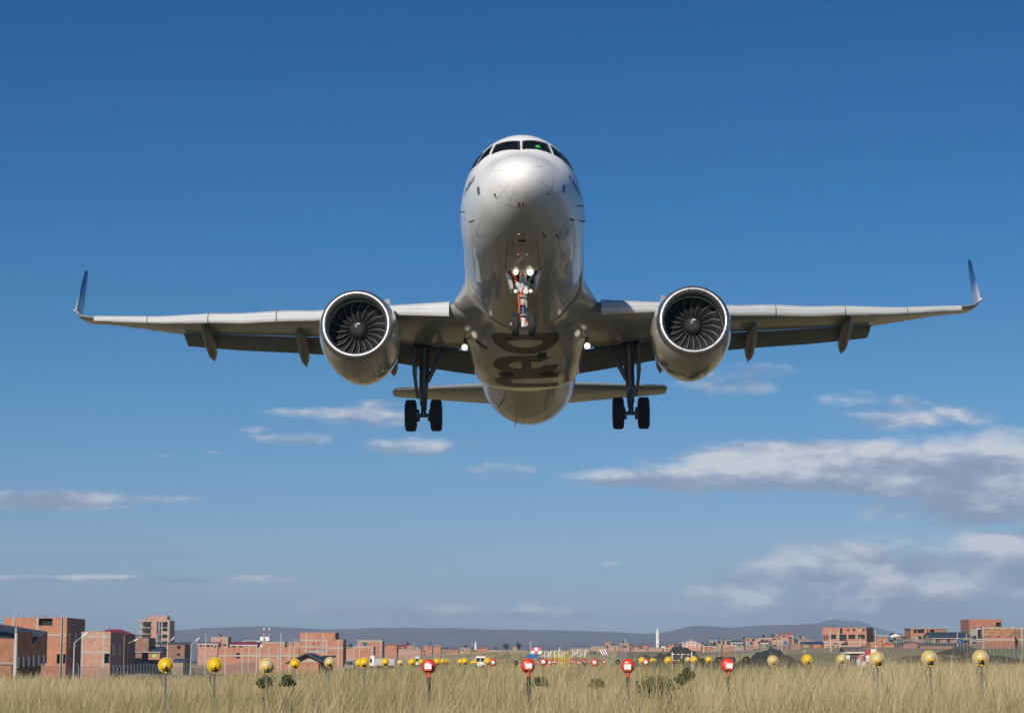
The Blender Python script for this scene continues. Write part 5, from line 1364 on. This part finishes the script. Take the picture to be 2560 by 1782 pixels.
house('stepped pale orange brick building, tallest in the middle left of the town', 750, 838, 1580, 430, 10, B_or, cols=(766, 808), beams=(1600, 1616), name='brick_building', cat='building', op=((784, 1605, 787, 1610), (796, 1606, 798, 1610), (772, 1623, 815, 1630, M_wing)))
house('right wing of the stepped orange building with a dark right side', 815, 858, 1598, 420, 8, B_or, cols=(817, 846), beams=(1619,), name='brick_building', cat='building')
house('brick hut with a dark hip roof in front of the stepped orange building', 735, 797, 1649, 235, 9, B_or, roof='gable_front', rmat=M_roofd, ridge_py=1634, eave=.9, beams=(1650,), name='brick_hut', cat='hut')
house('dark sided annexe of the hut with a grey roof', 797, 818, 1652, 238, 8, brick('dark_hut_side', (.09, .06, .05), (.12, .085, .07)), roof='shed', rmat=M_roofd, ridge_py=1640, name='brick_hut', cat='hut')
# white gabled hall
house('white gabled hall with pink walls and tall pilasters', 1706, 1751, 1608, 720, 14, B_pk, roof='gable_front', rmat=M_roofg, ridge_py=1599, name='gabled_hall', cat='hall', op=((1719, 1606, 1724, 1609), (1731, 1606, 1736, 1609)), trim=((1706, 1604, 1708, 1618), (1716, 1603, 1717.5, 1618), (1727, 1600, 1728.5, 1618), (1738, 1604, 1739.5, 1618), (1749, 1607, 1750.5, 1618), (1717, 1610, 1739, 1611.5), (1717, 1604, 1739, 1605)))
# big unfinished building on the right
bu = house('big unfinished brick building with dark gaping windows and a brown right wall', 2056, 2166, 1568, 640, 12, B_or, rz=rad(-20), side=B_br, name='unfinished_building', cat='building', beams=(1604.6,), cols=(2096,),
           op=((2074, 1586, 2090, 1597, M_dark), (2098, 1586, 2116, 1601, M_dark), (2121, 1586, 2138, 1597, M_dark), (2145, 1586, 2162, 1597, M_dark), (2100, 1570, 2106, 1584, M_dark), (2117, 1571, 2119, 1578, M_dark), (2121, 1571, 2124, 1578, M_dark), (2133, 1571, 2138, 1578, M_dark), (2144, 1570, 2153, 1578, M_wing), (2157, 1571, 2162, 1577, M_dark), (2058, 1588, 2062, 1600, M_dark), (2065, 1587, 2069, 1600, M_dark), (2082, 1607, 2093, 1612, M_dark), (2104, 1607, 2115, 1612, M_dark)))
rebar(bu, [1, 3, 5, 7.5, 9.5, 11.5, 13.2], pt(2056, 1568, 640).z - bu.location.z - .05, 1, .7)
house('half open concrete house with columns under a flat slab roof', 2277, 2340, 1571, 560, 9, B_or, name='brick_house', parapet=True, op=((2284, 1573, 2292, 1582, M_dark), (2293.5, 1573, 2311, 1582, M_dark), (2318, 1573, 2321, 1580, M_dark), (2324, 1573, 2337, 1580, M_dark), (2284, 1589, 2295, 1600, M_wing), (2296, 1589, 2303, 1598, M_win), (2304, 1589, 2313, 1600, M_wing), (2315, 1590, 2323, 1601, M_winw)))
house('brown upper block standing behind the half open concrete house', 2340, 2368, 1571, 590, 9, B_br, name='brick_house', parapet=True)
house('long low house with slate blue roofs and dark square windows on the right', 2330, 2426, 1595, 500, 10, B_ta, roof='gable', rmat=M_roofb, ridge_py=1580, name='brick_house', trim=(), op=((2339, 1597, 2349, 1605), (2366, 1597, 2376, 1605), (2350, 1597, 2363, 1606, B_pk), (2377, 1597, 2388, 1606, B_pk)))
house('low grey roofed wall in front of the slate blue roofs', 2302, 2420, 1613, 470, 5, B_or, roof='shed', rmat=M_roofd, ridge_py=1607, name='low_shed', cat='shed')
house('tall plain red brick block on the far right with an open roof terrace', 2422, 2504, 1547, 520, 10, B_rd, name='brick_building', cat='building', op=((2489, 1555, 2503, 1566, M_dark),))
bw = house('red brick house with three bay shaped boarded openings and pale edges', 2456, 2536, 1567, 480, 11, B_rd, beams=(1569.5, 1598), name='brick_house', op=((2459, 1571, 2474, 1586, M_wino), (2485, 1571, 2500, 1586, M_wino), (2514, 1571, 2528, 1586, M_wino)), trim=((2456, 1568, 2457.2, 1600),))
q = MB()
w_ = pt(2536, 1567, 480).x - pt(2456, 1567, 480).x; zb_ = bw.location.z
for c0, c1 in ((2459, 2474), (2485, 2500), (2514, 2528)):
    x0, x1 = [(c - 2456) / 80 * w_ for c in (c0, c1)]; z0 = pt(2456, 1586, 480).z - zb_
    q.loft([[(x0, .0, z0 + .25), (lerp(x0, x1, .3), 0, z0), (lerp(x0, x1, .7), 0, z0), (x1, 0, z0 + .25), (x1, 0, z0 + .05), (lerp(x0, x1, .7), 0, z0 - .22), (lerp(x0, x1, .3), 0, z0 - .22), (x0, 0, z0 + .05)], [(x0, -.25, z0 + .25), (lerp(x0, x1, .3), -.5, z0), (lerp(x0, x1, .7), -.5, z0), (x1, -.25, z0 + .25), (x1, -.25, z0 + .05), (lerp(x0, x1, .7), -.5, z0 - .22), (lerp(x0, x1, .3), -.5, z0 - .22), (x0, -.25, z0 + .05)]])
q.build('bay_sill', M_conc, bw, smooth=False)
house('dark brown brick house at the right edge of the picture', 2538, 2620, 1568, 486, 10, B_br, name='brick_house', cols=(2554,), beams=(1570, 1598))
house('narrow white and pink strip house left of the bay fronted house', 2442, 2455, 1570, 482, 6, B_wh, name='brick_house', op=((2443, 1572, 2454, 1596, M_win),))
# ---------------------------------------------------------------- spires, towers, masts
def spire(name, label, cat, px, ptop, pbase, wpx, D, body, cap, cap_frac=.25, windows=()):
    c = pt(px, pbase, D); zb = min(c.z, tz(c.x, D)) - .3; h = pt(px, ptop, D).z - zb; w = wpx / F_PX * D / 2
    o = empty(name, (c.x, D, zb)); tag(o, label, cat)
    hb = h * (1 - cap_frac); m = MB()
    m.loft([[(sx * w * k, sy * w * k, z) for sx, sy in ((-1, -1), (1, -1), (1, 1), (-1, 1))] for z, k in ((0, 1.08), (hb * .97, .92), (hb * .97, 1.05), (hb, 1.05), (hb, .85))]); m.build('shaft', body, o, smooth=False)
    m = MB(); m.loft([[(sx * w * k, sy * w * k, z) for sx, sy in ((-1, -1), (1, -1), (1, 1), (-1, 1))] for z, k in ((hb, .86), (hb + (h - hb) * .45, .45), (h, .04))]); m.build('spire_cap', cap, o, smooth=False)
    for py in windows:
        z = pt(px, py, D).z - zb; m = MB(); m.box(-w * .22, w * .22, -w * 1.06, -w * .8, z - w * .35, z + w * .35); m.build('window', M_win, o, smooth=False)
    return o
spire('obelisk_tower', 'tall white pointed tower standing alone above the low houses', 'tower', 1643.5, 1567, 1618, 7, 850, B_wh, B_wh, .24, (1590, 1597, 1609))
spire('white_spire', 'short white pointed monument near the pair of dark trees', 'monument', 1188.5, 1600, 1621, 5, 900, B_wh, B_wh, .35, (1616,))
spire('church_cupola', 'small white church cupola with a spike above the pale roofed block', 'cupola', 1563, 1594, 1609, 4, 900, B_wh, B_wh, .5, (1604,))
spire('church_tower', 'small white church tower with a dark red pointed roof', 'church tower', 1987, 1569, 1592, 6.5, 800, B_wh, M_roofm, .55)
spire('white_dome_spire', 'tiny white spire right of the checkered board', 'spire', 1399, 1617, 1626, 3.5, 900, B_wh, B_wh, .45)

def street_lamp(px, ptop, D, arm, label, thick=.09, wire=False):
    """arm: list of (dx px, dy px) of lamp heads from the pole top"""
    c = pt(px, ptop, D); zb = tz(c.x, D); h = c.z - zb; k = D / F_PX
    o = empty('street_lamp' if arm else 'utility_pole', (c.x, D, zb)); tag(o, label, 'street lamp' if arm else 'pole', 'poles and street lamps')
    m = MB(); m.tube([(0, 0, -.5), (0, 0, h)], [thick * 1.25, thick * .8], 10); m.build('pole', M_pole, o)
    for dx, dy in arm:
        e = Vector((dx * k, -.3, h - dy * k)); s = Vector((0, 0, h - .1))
        m = MB(); m.tube([s, s.lerp(e, .6) + Vector((0, 0, .05)), e], .045, 6); m.build('arm', M_pole, o)
        m = MB(); d = (e - s).normalized(); m.tube([e - d * .15, e + d * .25, e + d * .75], [.06, .13, .09], 8); m.build('lamp_head', M_label, o)
    return o
M_pole = mat('pale_concrete_pole', (.50, .48, .43), .8, var=.1)
tp = street_lamp(41, 1580, 150, [], 'thick pale concrete pole with a transformer top at the left edge', .135)
m = MB(); hh = pt(41, 1580, 150).z - tp.location.z
m.box(-.07, .07, -.2, .2, hh, hh + .35); m.tube([(-.12, 0, hh + .3), (.12, 0, hh + .3)], .04, 6); m.tube([(-.1, 0, hh + .3), (-.1, 0, hh + .5)], .04, 6); m.tube([(.1, 0, hh + .3), (.1, 0, hh + .5)], .04, 6); m.build('insulator', M_steel, tp)
for px, tpy, D, arms, lab in (
    (186, 1604, 240, [(22, -14)], 'single arm street lamp in front of the largest orange building'),
    (320, 1606, 330, [(16, -5)], 'street lamp with a long low arm right of the square orange house'),
    (393, 1583, 520, [], 'slim pale pole in front of the unfinished tower'),
    (419, 1607, 400, [(10, -8)], 'pale pole with a lamp head just above the first yellow lamp'),
    (478, 1611, 330, [(13, -10)], 'street lamp with a white head left of the maroon roofs'),
    (515, 1583, 420, [], 'tall plain white pole before the maroon roofed block'),
    (564, 1617, 330, [], 'thin dark headed pole right of the second yellow lamp'),
    (606, 1619, 330, [], 'white topped pole standing before the long blank wall'),
    (642, 1617, 400, [], 'thin pale pole above the worn third lamp'),
    (703, 1581, 400, [], 'tallest thin white pole at the right end of the long blank wall'),
    (724, 1603, 380, [], 'thin pole touching the left gable of the stepped orange building'),
    (794, 1620, 360, [], 'short pale pole before the stepped orange building'),
    (899, 1620, 400, [], 'thin pole in front of the lower orange house'),
    (1034, 1606, 640, [], 'thin white mast above the row of low houses'),
    (1180, 1602, 800, [], 'thin mast left of the small white monument'),
    (1866, 1594, 600, [], 'pale pole at the left edge of the two storey brick block'),
    (1874, 1594, 600, [], 'pale pole in front of the two storey brick block'),
    (1947, 1592, 520, [(-2, -2)], 'street lamp with a round white head before the plain square orange house'),
    (1954, 1604, 430, [], 'pale post left of the tan bank'),
    (1997, 1594, 560, [], 'grey pole between the small orange house and the navy roof'),
    (2076, 1572, 420, [], 'tall pale pole in front of the big unfinished building'),
    (2151, 1590, 500, [], 'thin post before the windows of the big unfinished building'),
    (2188, 1574, 380, [], 'tall thick pale pole at the right corner of the big unfinished building'),
    (2242, 1592, 560, [], 'thin pole in the lane with the red door house'),
    (2260, 1584, 560, [], 'thin pole with a red tip left of the half open house'),
    (2393, 1580, 460, [], 'pale pole in front of the slate blue roofs'),
    (2416, 1582, 470, [], 'thin pole beside the yellow parasol'),
    (2437, 1585, 460, [], 'grey post left of the bay fronted house')):
    street_lamp(px, tpy, D, arms, lab, .075 if D < 350 else .10)

def antenna(px, ptop, pbase, D, label):
    c = pt(px, pbase, D); h = pt(px, ptop, D).z - c.z; o = empty('antenna_mast', tuple(c)); tag(o, label, 'antenna', 'red and white antenna masts')
    for k in range(5):
        m = MB(); m.tube([(0, 0, h * k / 5), (0, 0, h * (k + 1) / 5)], [.22 if k > 2 else .10] * 2, 6); m.build('mast_section', M_red if k % 2 else M_label, o)
antenna(659.5, 1568, 1601, 775, 'left red and white antenna mast on the white building')
antenna(673, 1568, 1601, 775, 'right red and white antenna mast on the white building')
c = pt(650, 1601, 783); o = empty('roof_cabin', (c.x, c.y, c.z)); tag(o, 'small white cabin with a dark doorway on the roof of the white building', 'cabin'); m = MB(); m.box(0, 3.4, 0, 3, -.3, 1.5); m.build('wall', B_wh, o, smooth=False); m = MB(); m.box(1.2, 1.9, -.03, .1, 0, 1.1); m.build('door', M_win, o, smooth=False)
def lattice(px, ptop, pbase, wpx, D, label, mt):
    c = pt(px, pbase, D); zb = tz(c.x, D); h = pt(px, ptop, D).z - zb; w = wpx / F_PX * D / 2
    o = empty('lattice_mast', (c.x, D, zb)); tag(o, label, 'mast')
    m = MB()
    for sx, sy in ((-1, -1), (1, -1), (1, 1), (-1, 1)): m.tube([(sx * w, sy * w, 0), (sx * w * .6, sy * w * .6, h)], .06, 5)
    n = 9
    for i in range(n): m.tube([(-w, -w, h * i / n), (w * .9, -w * .9, h * (i + 1) / n)], .04, 4); m.tube([(w, w, h * i / n), (-w * .9, w * .9, h * (i + 1) / n)], .04, 4)
    m.build('lattice', mt, o)
lattice(1326, 1601, 1627, 2.4, 700, 'grey lattice mast behind the checkered board', M_pole)
lattice(1402, 1607, 1632, 1.6, 620, 'thin dark lattice mast among the yellow supports', M_steel)
lattice(1855, 1567, 1600, 1.2, 1500, 'faint red and white far mast before the right hills', mat('faded_red_mast', (.45, .25, .25), .7))

# ---------------------------------------------------------------- boards and airfield equipment
M_ck_r = mat('faded_red_panel', (.55, .10, .14), .6); M_ck_w = mat('white_panel', (.78, .76, .76), .6, var=.03)
M_bluep = mat('blue_panel', (.015, .10, .32), .5); M_ymast = mat('yellow_support_paint', (.62, .42, .03), .5)
def board(name, label, px0, px1, py0, py1, D, nx, ny, mats, leg=True, skew=0):
    a, b = pt(px0, py1, D), pt(px1, py0, D); zb = tz(a.x, D); w, h = b.x - a.x, b.z - a.z
    o = empty(name, (a.x, D, zb)); tag(o, label, 'board')
    z0 = a.z - zb
    m = MB()
    for i in range(nx):
        for j in range(ny):
            m.cur = (i + j) % len(mats); x0, x1 = w * i / nx, w * (i + 1) / nx
            zz0, zz1 = z0 + h * j / ny, z0 + h * (j + 1) / ny
            m.loft([[(x0 - skew * h * j / ny, y, zz0), (x1 - skew * h * j / ny, y, zz0), (x1 - skew * h * (j + 1) / ny, y, zz1), (x0 - skew * h * (j + 1) / ny, y, zz1)] for y in (0, .12)])
    m.build('panel', mats, o, smooth=False)
    for x in (w * .12, w * .88):
        m = MB(); m.box(x - .07, x + .07, .125, .25, -.2, z0 + h * .8); m.build('leg', M_post, o, smooth=False)
board('checkered_board', 'pink and white checkered board behind the red lamps', 1327, 1354, 1618, 1634, 480, 3, 2, [M_ck_w, M_ck_r])
board('blue_board', 'plain blue slanted board just below the checkered board', 1315, 1345, 1633.5, 1644, 420, 1, 1, [M_bluep], skew=-.2)
board('striped_board', 'slanted board with wide red and white stripes', 1506, 1524, 1622, 1637, 330, 6, 1, [M_ck_w, mat('brick_red_stripe', (.30, .06, .05), .6)], skew=.55)
board('dark_board', 'dark brown rectangular board above the rightmost large red lamp', 1807, 1827, 1630, 1642, 170, 1, 1, [B_br])
board('white_notice', 'small white notice right of the rightmost large red lamp', 1830, 1836, 1641, 1649, 95, 1, 1, [M_label])
board('dark_notice', 'small dark notice board left of the striped board', 1475, 1491, 1627, 1634, 420, 1, 1, [mat('dark_notice_paint', (.05, .07, .07), .6)])
board('pale_marker', 'pale post box with a green middle on the tan bank', 2008, 2015, 1612, 1630, 260, 1, 3, [B_ta, mat('dull_green_panel', (.12, .17, .11), .7)])
# red and white frame like a goal
c = pt(1681, 1662, 150); o = empty('tubular_goal', (c.x, 150, tz(c.x, 150))); tag(o, 'red and white striped tubular frame like a goal among the yellow lamps', 'frame')
k = 150 / F_PX; zt = pt(1681, 1633, 150).z - o.location.z; zm = pt(1681, 1650, 150).z - o.location.z
for i, px in enumerate((1681, 1704, 1729)):
    m = MB()
    for q_ in range(5): m.cur = q_ % 2; m.tube([((px - 1681) * k, 0, zt * q_ / 5), ((px - 1681) * k, 0, zt * (q_ + 1) / 5 + (.1 if q_ == 4 and i != 1 else 0))], .045 if i != 1 else .03, 8)
    m.build('upright', [M_label, M_red], o)
for zz in (zt * .97, zm):
    m = MB()
    for q_ in range(8): m.cur = q_ % 2; m.tube([(48 * k * q_ / 8, 0, zz), (48 * k * (q_ + 1) / 8, 0, zz)], .03, 8)
    m.build('crossbar', [M_label, M_red], o)
# localiser antenna: short striped masts and yellow supports
r5 = random.Random(5)
for i, px in enumerate((1362, 1371, 1376, 1386, 1396, 1404, 1412, 1431, 1437, 1444, 1452, 1461, 1464)):
    D = 330 + 4 * i; h = r5.uniform(1.3, 2.0); py = (1633, 1634, 1632, 1632, 1631, 1635, 1634, 1632, 1633, 1628, 1634, 1633, 1630)[i]
    c = pt(px, py, D); zb = tz(c.x, D); o = empty('striped_mast', (c.x, D, zb)); tag(o, f'short red and white mast in the antenna row, {ordinal(i)} from the left', 'mast', 'short masts of the antenna row')
    hh = c.z - zb + .5; m = MB()
    for q_ in range(6): m.cur = 1 if q_ == 2 else 0; m.tube([(0, 0, hh * q_ / 6), (0, 0, hh * (q_ + 1) / 6)], .05, 6)
    m.tube([(-.5, 0, hh * .6), (.5, 0, hh * .95)], .04, 5)
    m.build('mast', [M_label, M_red], o)
for i, (px, top, w_) in enumerate(((1390, 1625, 10), (1399, 1626, 6), (1409, 1626, 9), (1420, 1624, 8), (1378, 1636, 12), (1427, 1640, 12), (1404, 1641, 16))):
    D = 320; c = pt(px, top, D); zb = tz(c.x, D); o = empty('yellow_support', (c.x, D, zb)); tag(o, f'yellow braced support frame in the antenna row, {ordinal(i)} of seven', 'support', 'yellow supports of the antenna row')
    hh = c.z - zb; ww = w_ / F_PX * D / 2; m = MB(); m.tube([(-ww, 0, 0), (-ww * .2, 0, hh)], .05, 6); m.tube([(ww, 0, 0), (-ww * .1, 0, hh)], .06, 6); m.tube([(-ww * .6, 0, hh * .5), (ww * .5, 0, hh * .5)], .05, 6); m.build('frame', M_ymast, o)
# checkered hut
D = 230; a = pt(2116, 1628, D); b = pt(2158, 1628, D); zb = tz(a.x, D) - .2
o = empty('checkered_hut', (a.x, D, zb)); tag(o, 'small hut painted in red and white squares with a rusty roof', 'hut')
w_, h_ = b.x - a.x, a.z - zb; M_hr = mat('hut_red_square', (.40, .05, .06), .7); M_hw = mat('hut_white_square', (.76, .75, .73), .7)
m = MB(); ncol = 5
for i in range(ncol):
    for j in range(3):
        if i in (1, 2) and j in (1, 2): continue
        m.cur = (i + j) % 2; m.quad((w_ * i / ncol, 0, h_ * j / 3), (w_ * (i + 1) / ncol, 0, h_ * j / 3), (w_ * (i + 1) / ncol, 0, h_ * (j + 1) / 3), (w_ * i / ncol, 0, h_ * (j + 1) / 3))
m.cur = 0; m.quad((0, 0, 0), (0, 3.2, 0), (0, 3.2, h_), (0, 0, h_)); m.quad((w_, 0, 0), (w_, 3.2, 0), (w_, 3.2, h_), (w_, 0, h_)); m.quad((0, 3.2, 0), (w_, 3.2, 0), (w_, 3.2, h_), (0, 3.2, h_))
m.build('wall', [M_hw, M_hr], o, smooth=False)
m = MB(); m.quad((w_ * .2, .06, h_ / 3), (w_ * .6, .06, h_ / 3), (w_ * .6, .06, h_), (w_ * .2, .06, h_)); wn = m.build('window', M_win, o, smooth=False)
m = MB()
for x in (.33, .46): m.box(w_ * x - .03, w_ * x + .03, .0, .05, h_ / 3, h_)
m.box(w_ * .2, w_ * .6, .0, .045, h_ * .78, h_ * .82); m.build('frame', M_post, wn, smooth=False)
m = MB(); zr = pt(0, 1617, D).z - zb
m.loft([[(-.25, -.3, h_ - .05), (-.25, 1.8, zr), (-.25, 3.5, h_), (-.25, 3.5, h_ + .08), (-.25, 1.8, zr + .08), (-.25, -.3, h_ + .03)], [(w_ + .2, -.3, h_ - .05), (w_ + .2, 1.8, zr), (w_ + .2, 3.5, h_), (w_ + .2, 3.5, h_ + .08), (w_ + .2, 1.8, zr + .08), (w_ + .2, -.3, h_ + .03)]]); m.build('roof', M_roofu, o, smooth=False)
m = MB(); m.box(-.2, w_ + .1, -.36, -.31, h_ - .2, h_ - .02); m.build('fascia', mat('cream_fascia', (.6, .55, .4), .6), o, smooth=False)
D2 = 226; a2 = pt(2152, 1628, D2); o = empty('checkered_wall', (a2.x, D2, zb)); tag(o, 'stepped wall of red and white squares against the right side of the hut', 'wall')
m = MB(); k = D2 / F_PX; hh = pt(0, 1622, D2).z - zb
for i in range(3):
    for j in range(4):
        if i == 0 and j == 3: continue
        m.cur = (i + j) % 2; x0 = 12.5 * k * i; m.box(x0, x0 + 12.5 * k - .002, .0 + .002 * i, .3, hh * j / 4, hh * (j + 1) / 4 - .002)
m.build('checkered_panel', [M_hr, M_hw], o, smooth=False)
m = MB(); m.box(6 * k, 11 * k, -.03, -.005, hh * .55, hh * .66); m.build('hatch', M_win, o, smooth=False)
c = pt(2135, 1657, 215); o = empty('rubble_heap', (c.x, 215, tz(c.x, 215))); tag(o, 'heap of broken bricks in front of the checkered hut', 'rubble'); m = MB(); r6 = random.Random(6)
for i in range(60):
    a_ = r6.gauss(0, .7); z_ = max(.0, .65 - abs(a_) * .4) * r6.random(); M_ = Matrix.Translation((a_, r6.gauss(0, .3), z_)) @ Euler((r6.random() * 3, r6.random() * 3, r6.random() * 3)).to_matrix().to_4x4(); m.box(-.12, .12, -.08, .08, -.06, .06, M_)
m.build('brick_pile', B_pk, o, smooth=False)
# parasol and water tank by the slate roofed house
c = pt(2413, 1598, 455); zb = tz(c.x, 455); h = pt(0, 1595, 455).z - zb
o = empty('parasol', (c.x, 455, zb)); tag(o, 'small yellow parasol beside the blue tank', 'parasol'); m = MB(); m.lathe([(h, .0), (h - .2, .45), (h - .5, .75)], (0, 0, 0), 'z', 10); m.build('canopy', M_ymast, o); m = MB(); m.tube([(0, 0, 0), (0, 0, h)], .04, 6); m.build('pole', M_post, o)
c = pt(2401, 1603, 455); o = empty('water_tank', (c.x, 455, zb)); tag(o, 'blue drum shaped water tank on white legs', 'tank'); z0 = pt(0, 1608, 455).z - zb; z1 = pt(0, 1598, 455).z - zb
m = MB(); m.lathe([(z0, .0), (z0, .72), (z1 - .1, .74), (z1, .6), (z1, 0)], (0, 0, 0), 'z', 20); m.build('drum', M_bluep, o)
for sx in (-1, 1): m = MB(); m.tube([(sx * .8, 0, 0), (sx * .5, 0, z0)], .07, 6); m.build('leg', M_trim, o)

# ---------------------------------------------------------------- fences
def mesh_mat():
    m = mat('chain_link_mesh', (.22, .23, .23), .6, .2); nt = m.node_tree; N, L = nt.nodes, nt.links
    tr = N.new('ShaderNodeBsdfTransparent'); mx = N.new('ShaderNodeMixShader'); mx.inputs[0].default_value = .30
    L.new(tr.outputs[0], mx.inputs[1]); L.new(N['Principled BSDF'].outputs[0], mx.inputs[2]); L.new(mx.outputs[0], N['Material Output'].inputs['Surface']); return m
M_mesh = mesh_mat()
M_fpost = mat('fence_post_concrete', (.33, .33, .32), .8, var=.1)
def fence(A, B, hgt, step, label, r=.05, bracket=True, mesh=True):
    A, B = Vector(A), Vector(B); L_ = (B - A).length; n = int(L_ / step); o = empty('wire_fence', (A.x, A.y, tz(A.x, A.y))); tag(o, label, 'fence', 'wire fences round the airfield')
    base = o.location.copy(); rows = [[], []]
    far = MB()
    for i in range(n + 1):
        p = A.lerp(B, i / n); z = tz(p.x, p.y); q = Vector((p.x, p.y, z)) - base
        m = far if i >= 98 else MB()
        m.tube([q - Vector((0, 0, .3)), q + Vector((0, 0, hgt))] , r, 6)
        if bracket: m.tube([q + Vector((0, 0, hgt)), q + Vector((-.3, -.1, hgt + .32))], r * .8, 5)
        if m is not far: m.build('fence_post', M_fpost, o, smooth=False)
        rows[0].append(q + Vector((0, .03, 0))); rows[1].append(q + Vector((0, .03, hgt)))
    if far.v: tag(far.build('far_fence_posts', M_fpost, o, smooth=False), kind='stuff')
    if mesh: m = MB(); m.grid(rows); m.build('wire_mesh', M_mesh, o, smooth=False)
def P2(px, D): d = ray(px, 1650); return (d.x * D, D, 0)
fence(P2(-50, 235), P2(244, 250), 2.5, 2.9, 'nearest wire fence at the left edge before the workshop', .035)
fence(P2(246, 252), P2(745, 560), 2.3, 2.8, 'long wire fence running away behind the yellow lamps on the left', .032)
fence(P2(2236, 430), P2(2640, 300), 2.5, 2.8, 'regular wire fence climbing to the right edge below the brick houses', .032, False)
fence(P2(1580, 230), P2(2260, 185), 1.55, 2.6, 'sparse wire fence in front of the dark gravel heaps', .03, False)
fence(P2(1512, 250), P2(1566, 400), 2.3, 11, 'short dense wire fence right of the slanted striped board', .03, False, False)
fence(P2(1760, 430), P2(2010, 400), 2.2, 2.8, 'pale wire fence between the gravel heaps and the right hand town', .03, False)
fence(P2(745, 560), P2(1130, 520), 2.0, 3.2, 'far pale wire fence below the low houses in the middle', .03, False)

# ---------------------------------------------------------------- vehicles
M_carw = mat('white_car_paint', (.78, .78, .77), .35, var=.03, coat=.5); M_carb = mat('grey_blue_coach_paint', (.22, .27, .33), .4, coat=.4); M_cargo = mat('grey_trailer', (.42, .42, .40), .6, var=.12)
def vehicle(name, label, cat, px0, px1, ptop, D, mt, long_, cabin=False, group=None):
    a, b = pt(px0, ptop, D), pt(px1, ptop, D); zb = pt(px0, 1661, D).z if False else tz((a.x + b.x) / 2, D); L_ = b.x - a.x; H = max(1.9, a.z - zb); W = 2.0
    o = empty(name, (a.x, D, zb)); tag(o, label, cat, group)
    m = MB()
    pf = [(.0, .45), (.02, H * .52), (.10 if not cabin else .03, H * .56), (.18 if not cabin else .08, H * .95), (.26 if not cabin else .3, H), (.96, H), (1.0, H * .93), (1.0, .45)]
    m.loft([[(x * L_, y, z) for x, z in pf] for y in (0, W)]); m.build('body', mt, o, smooth=False)
    m = MB(); n = max(2, int(L_ / 1.3))
    for i in range(n): x0 = L_ * (.2 + .76 * i / n); m.box(x0, x0 + L_ * .66 / n, -.02, .05, H * .58, H * .86)
    m.build('window_row', M_win, o, smooth=False)
    for x in (.18, .82):
        m = MB(); m.lathe([(-.1, .0), (-.1, .30), (-.06, .36), (.12, .36), (.12, 0)], (x * L_, .08, .36), 'y', 18); m.build('wheel', M_tyre, o)
    return o
vehicle('minibus', 'white minibus half hidden behind the small paired yellow lamps', 'van', 1184, 1214, 1645, 300, M_carw, 5, group='vehicles on the far road')
vehicle('van', 'white van standing behind the lamps left of the first large red lamp', 'van', 1036, 1048, 1646, 320, M_carw, 4, group='vehicles on the far road')
vehicle('coach', 'left grey blue coach parked behind the fence', 'bus', 861, 884, 1648, 330, M_carb, 8, group='vehicles on the far road')
vehicle('coach', 'right grey blue coach parked next to the white truck', 'bus', 885, 902, 1648, 332, M_carb, 8, group='vehicles on the far road')
D = 310; a = pt(924, 1638, D); zb = tz(a.x, D); k = D / F_PX
o = empty('truck', (a.x, D, zb)); tag(o, 'white cabbed truck with a long grey trailer', 'truck')
H = a.z - zb; m = MB(); m.loft([[(x * k, y, z) for x, z in ((0, .5), (0, H * .55), (2.0, H * .92), (4, H), (12, H), (12, .5))] for y in (0, 2.3)]); m.build('cab', M_carw, o, smooth=False)
m = MB(); m.box(1.0 * k, 6 * k, -.03, .05, H * .55, H * .8); m.build('window', M_win, o, smooth=False)
m = MB(); m.box(13 * k, 62 * k, 0, 2.3, .9, H * .80); m.build('trailer', M_cargo, o, smooth=False)
for x in (5, 20, 26, 50, 56): m = MB(); m.lathe([(-.1, 0), (-.1, .42), (.2, .42), (.2, 0)], (x * k, .1, .42), 'y', 18); m.build('wheel', M_tyre, o)

# ---------------------------------------------------------------- air
zh = 150.0
g = MB(); g.box(-3200, 3200, -300, 9600, -6, zh)
hz = g.build('haze', MATS['dry_ground'], smooth=False); tag(hz, kind='stuff')
m = bpy.data.materials.new('air'); m.use_nodes = True; nt = m.node_tree; nt.nodes.remove(nt.nodes['Principled BSDF'])
pv = nt.nodes.new('ShaderNodeVolumePrincipled'); pv.inputs['Color'].default_value = (.55, .74, 1.0, 1); pv.inputs['Density'].default_value = 1.35e-4; pv.inputs['Anisotropy'].default_value = 0.0
nt.links.new(pv.outputs[0], nt.nodes['Material Output'].inputs['Volume'])
hz.data.materials[0] = m
hz.display_type = 'WIRE'
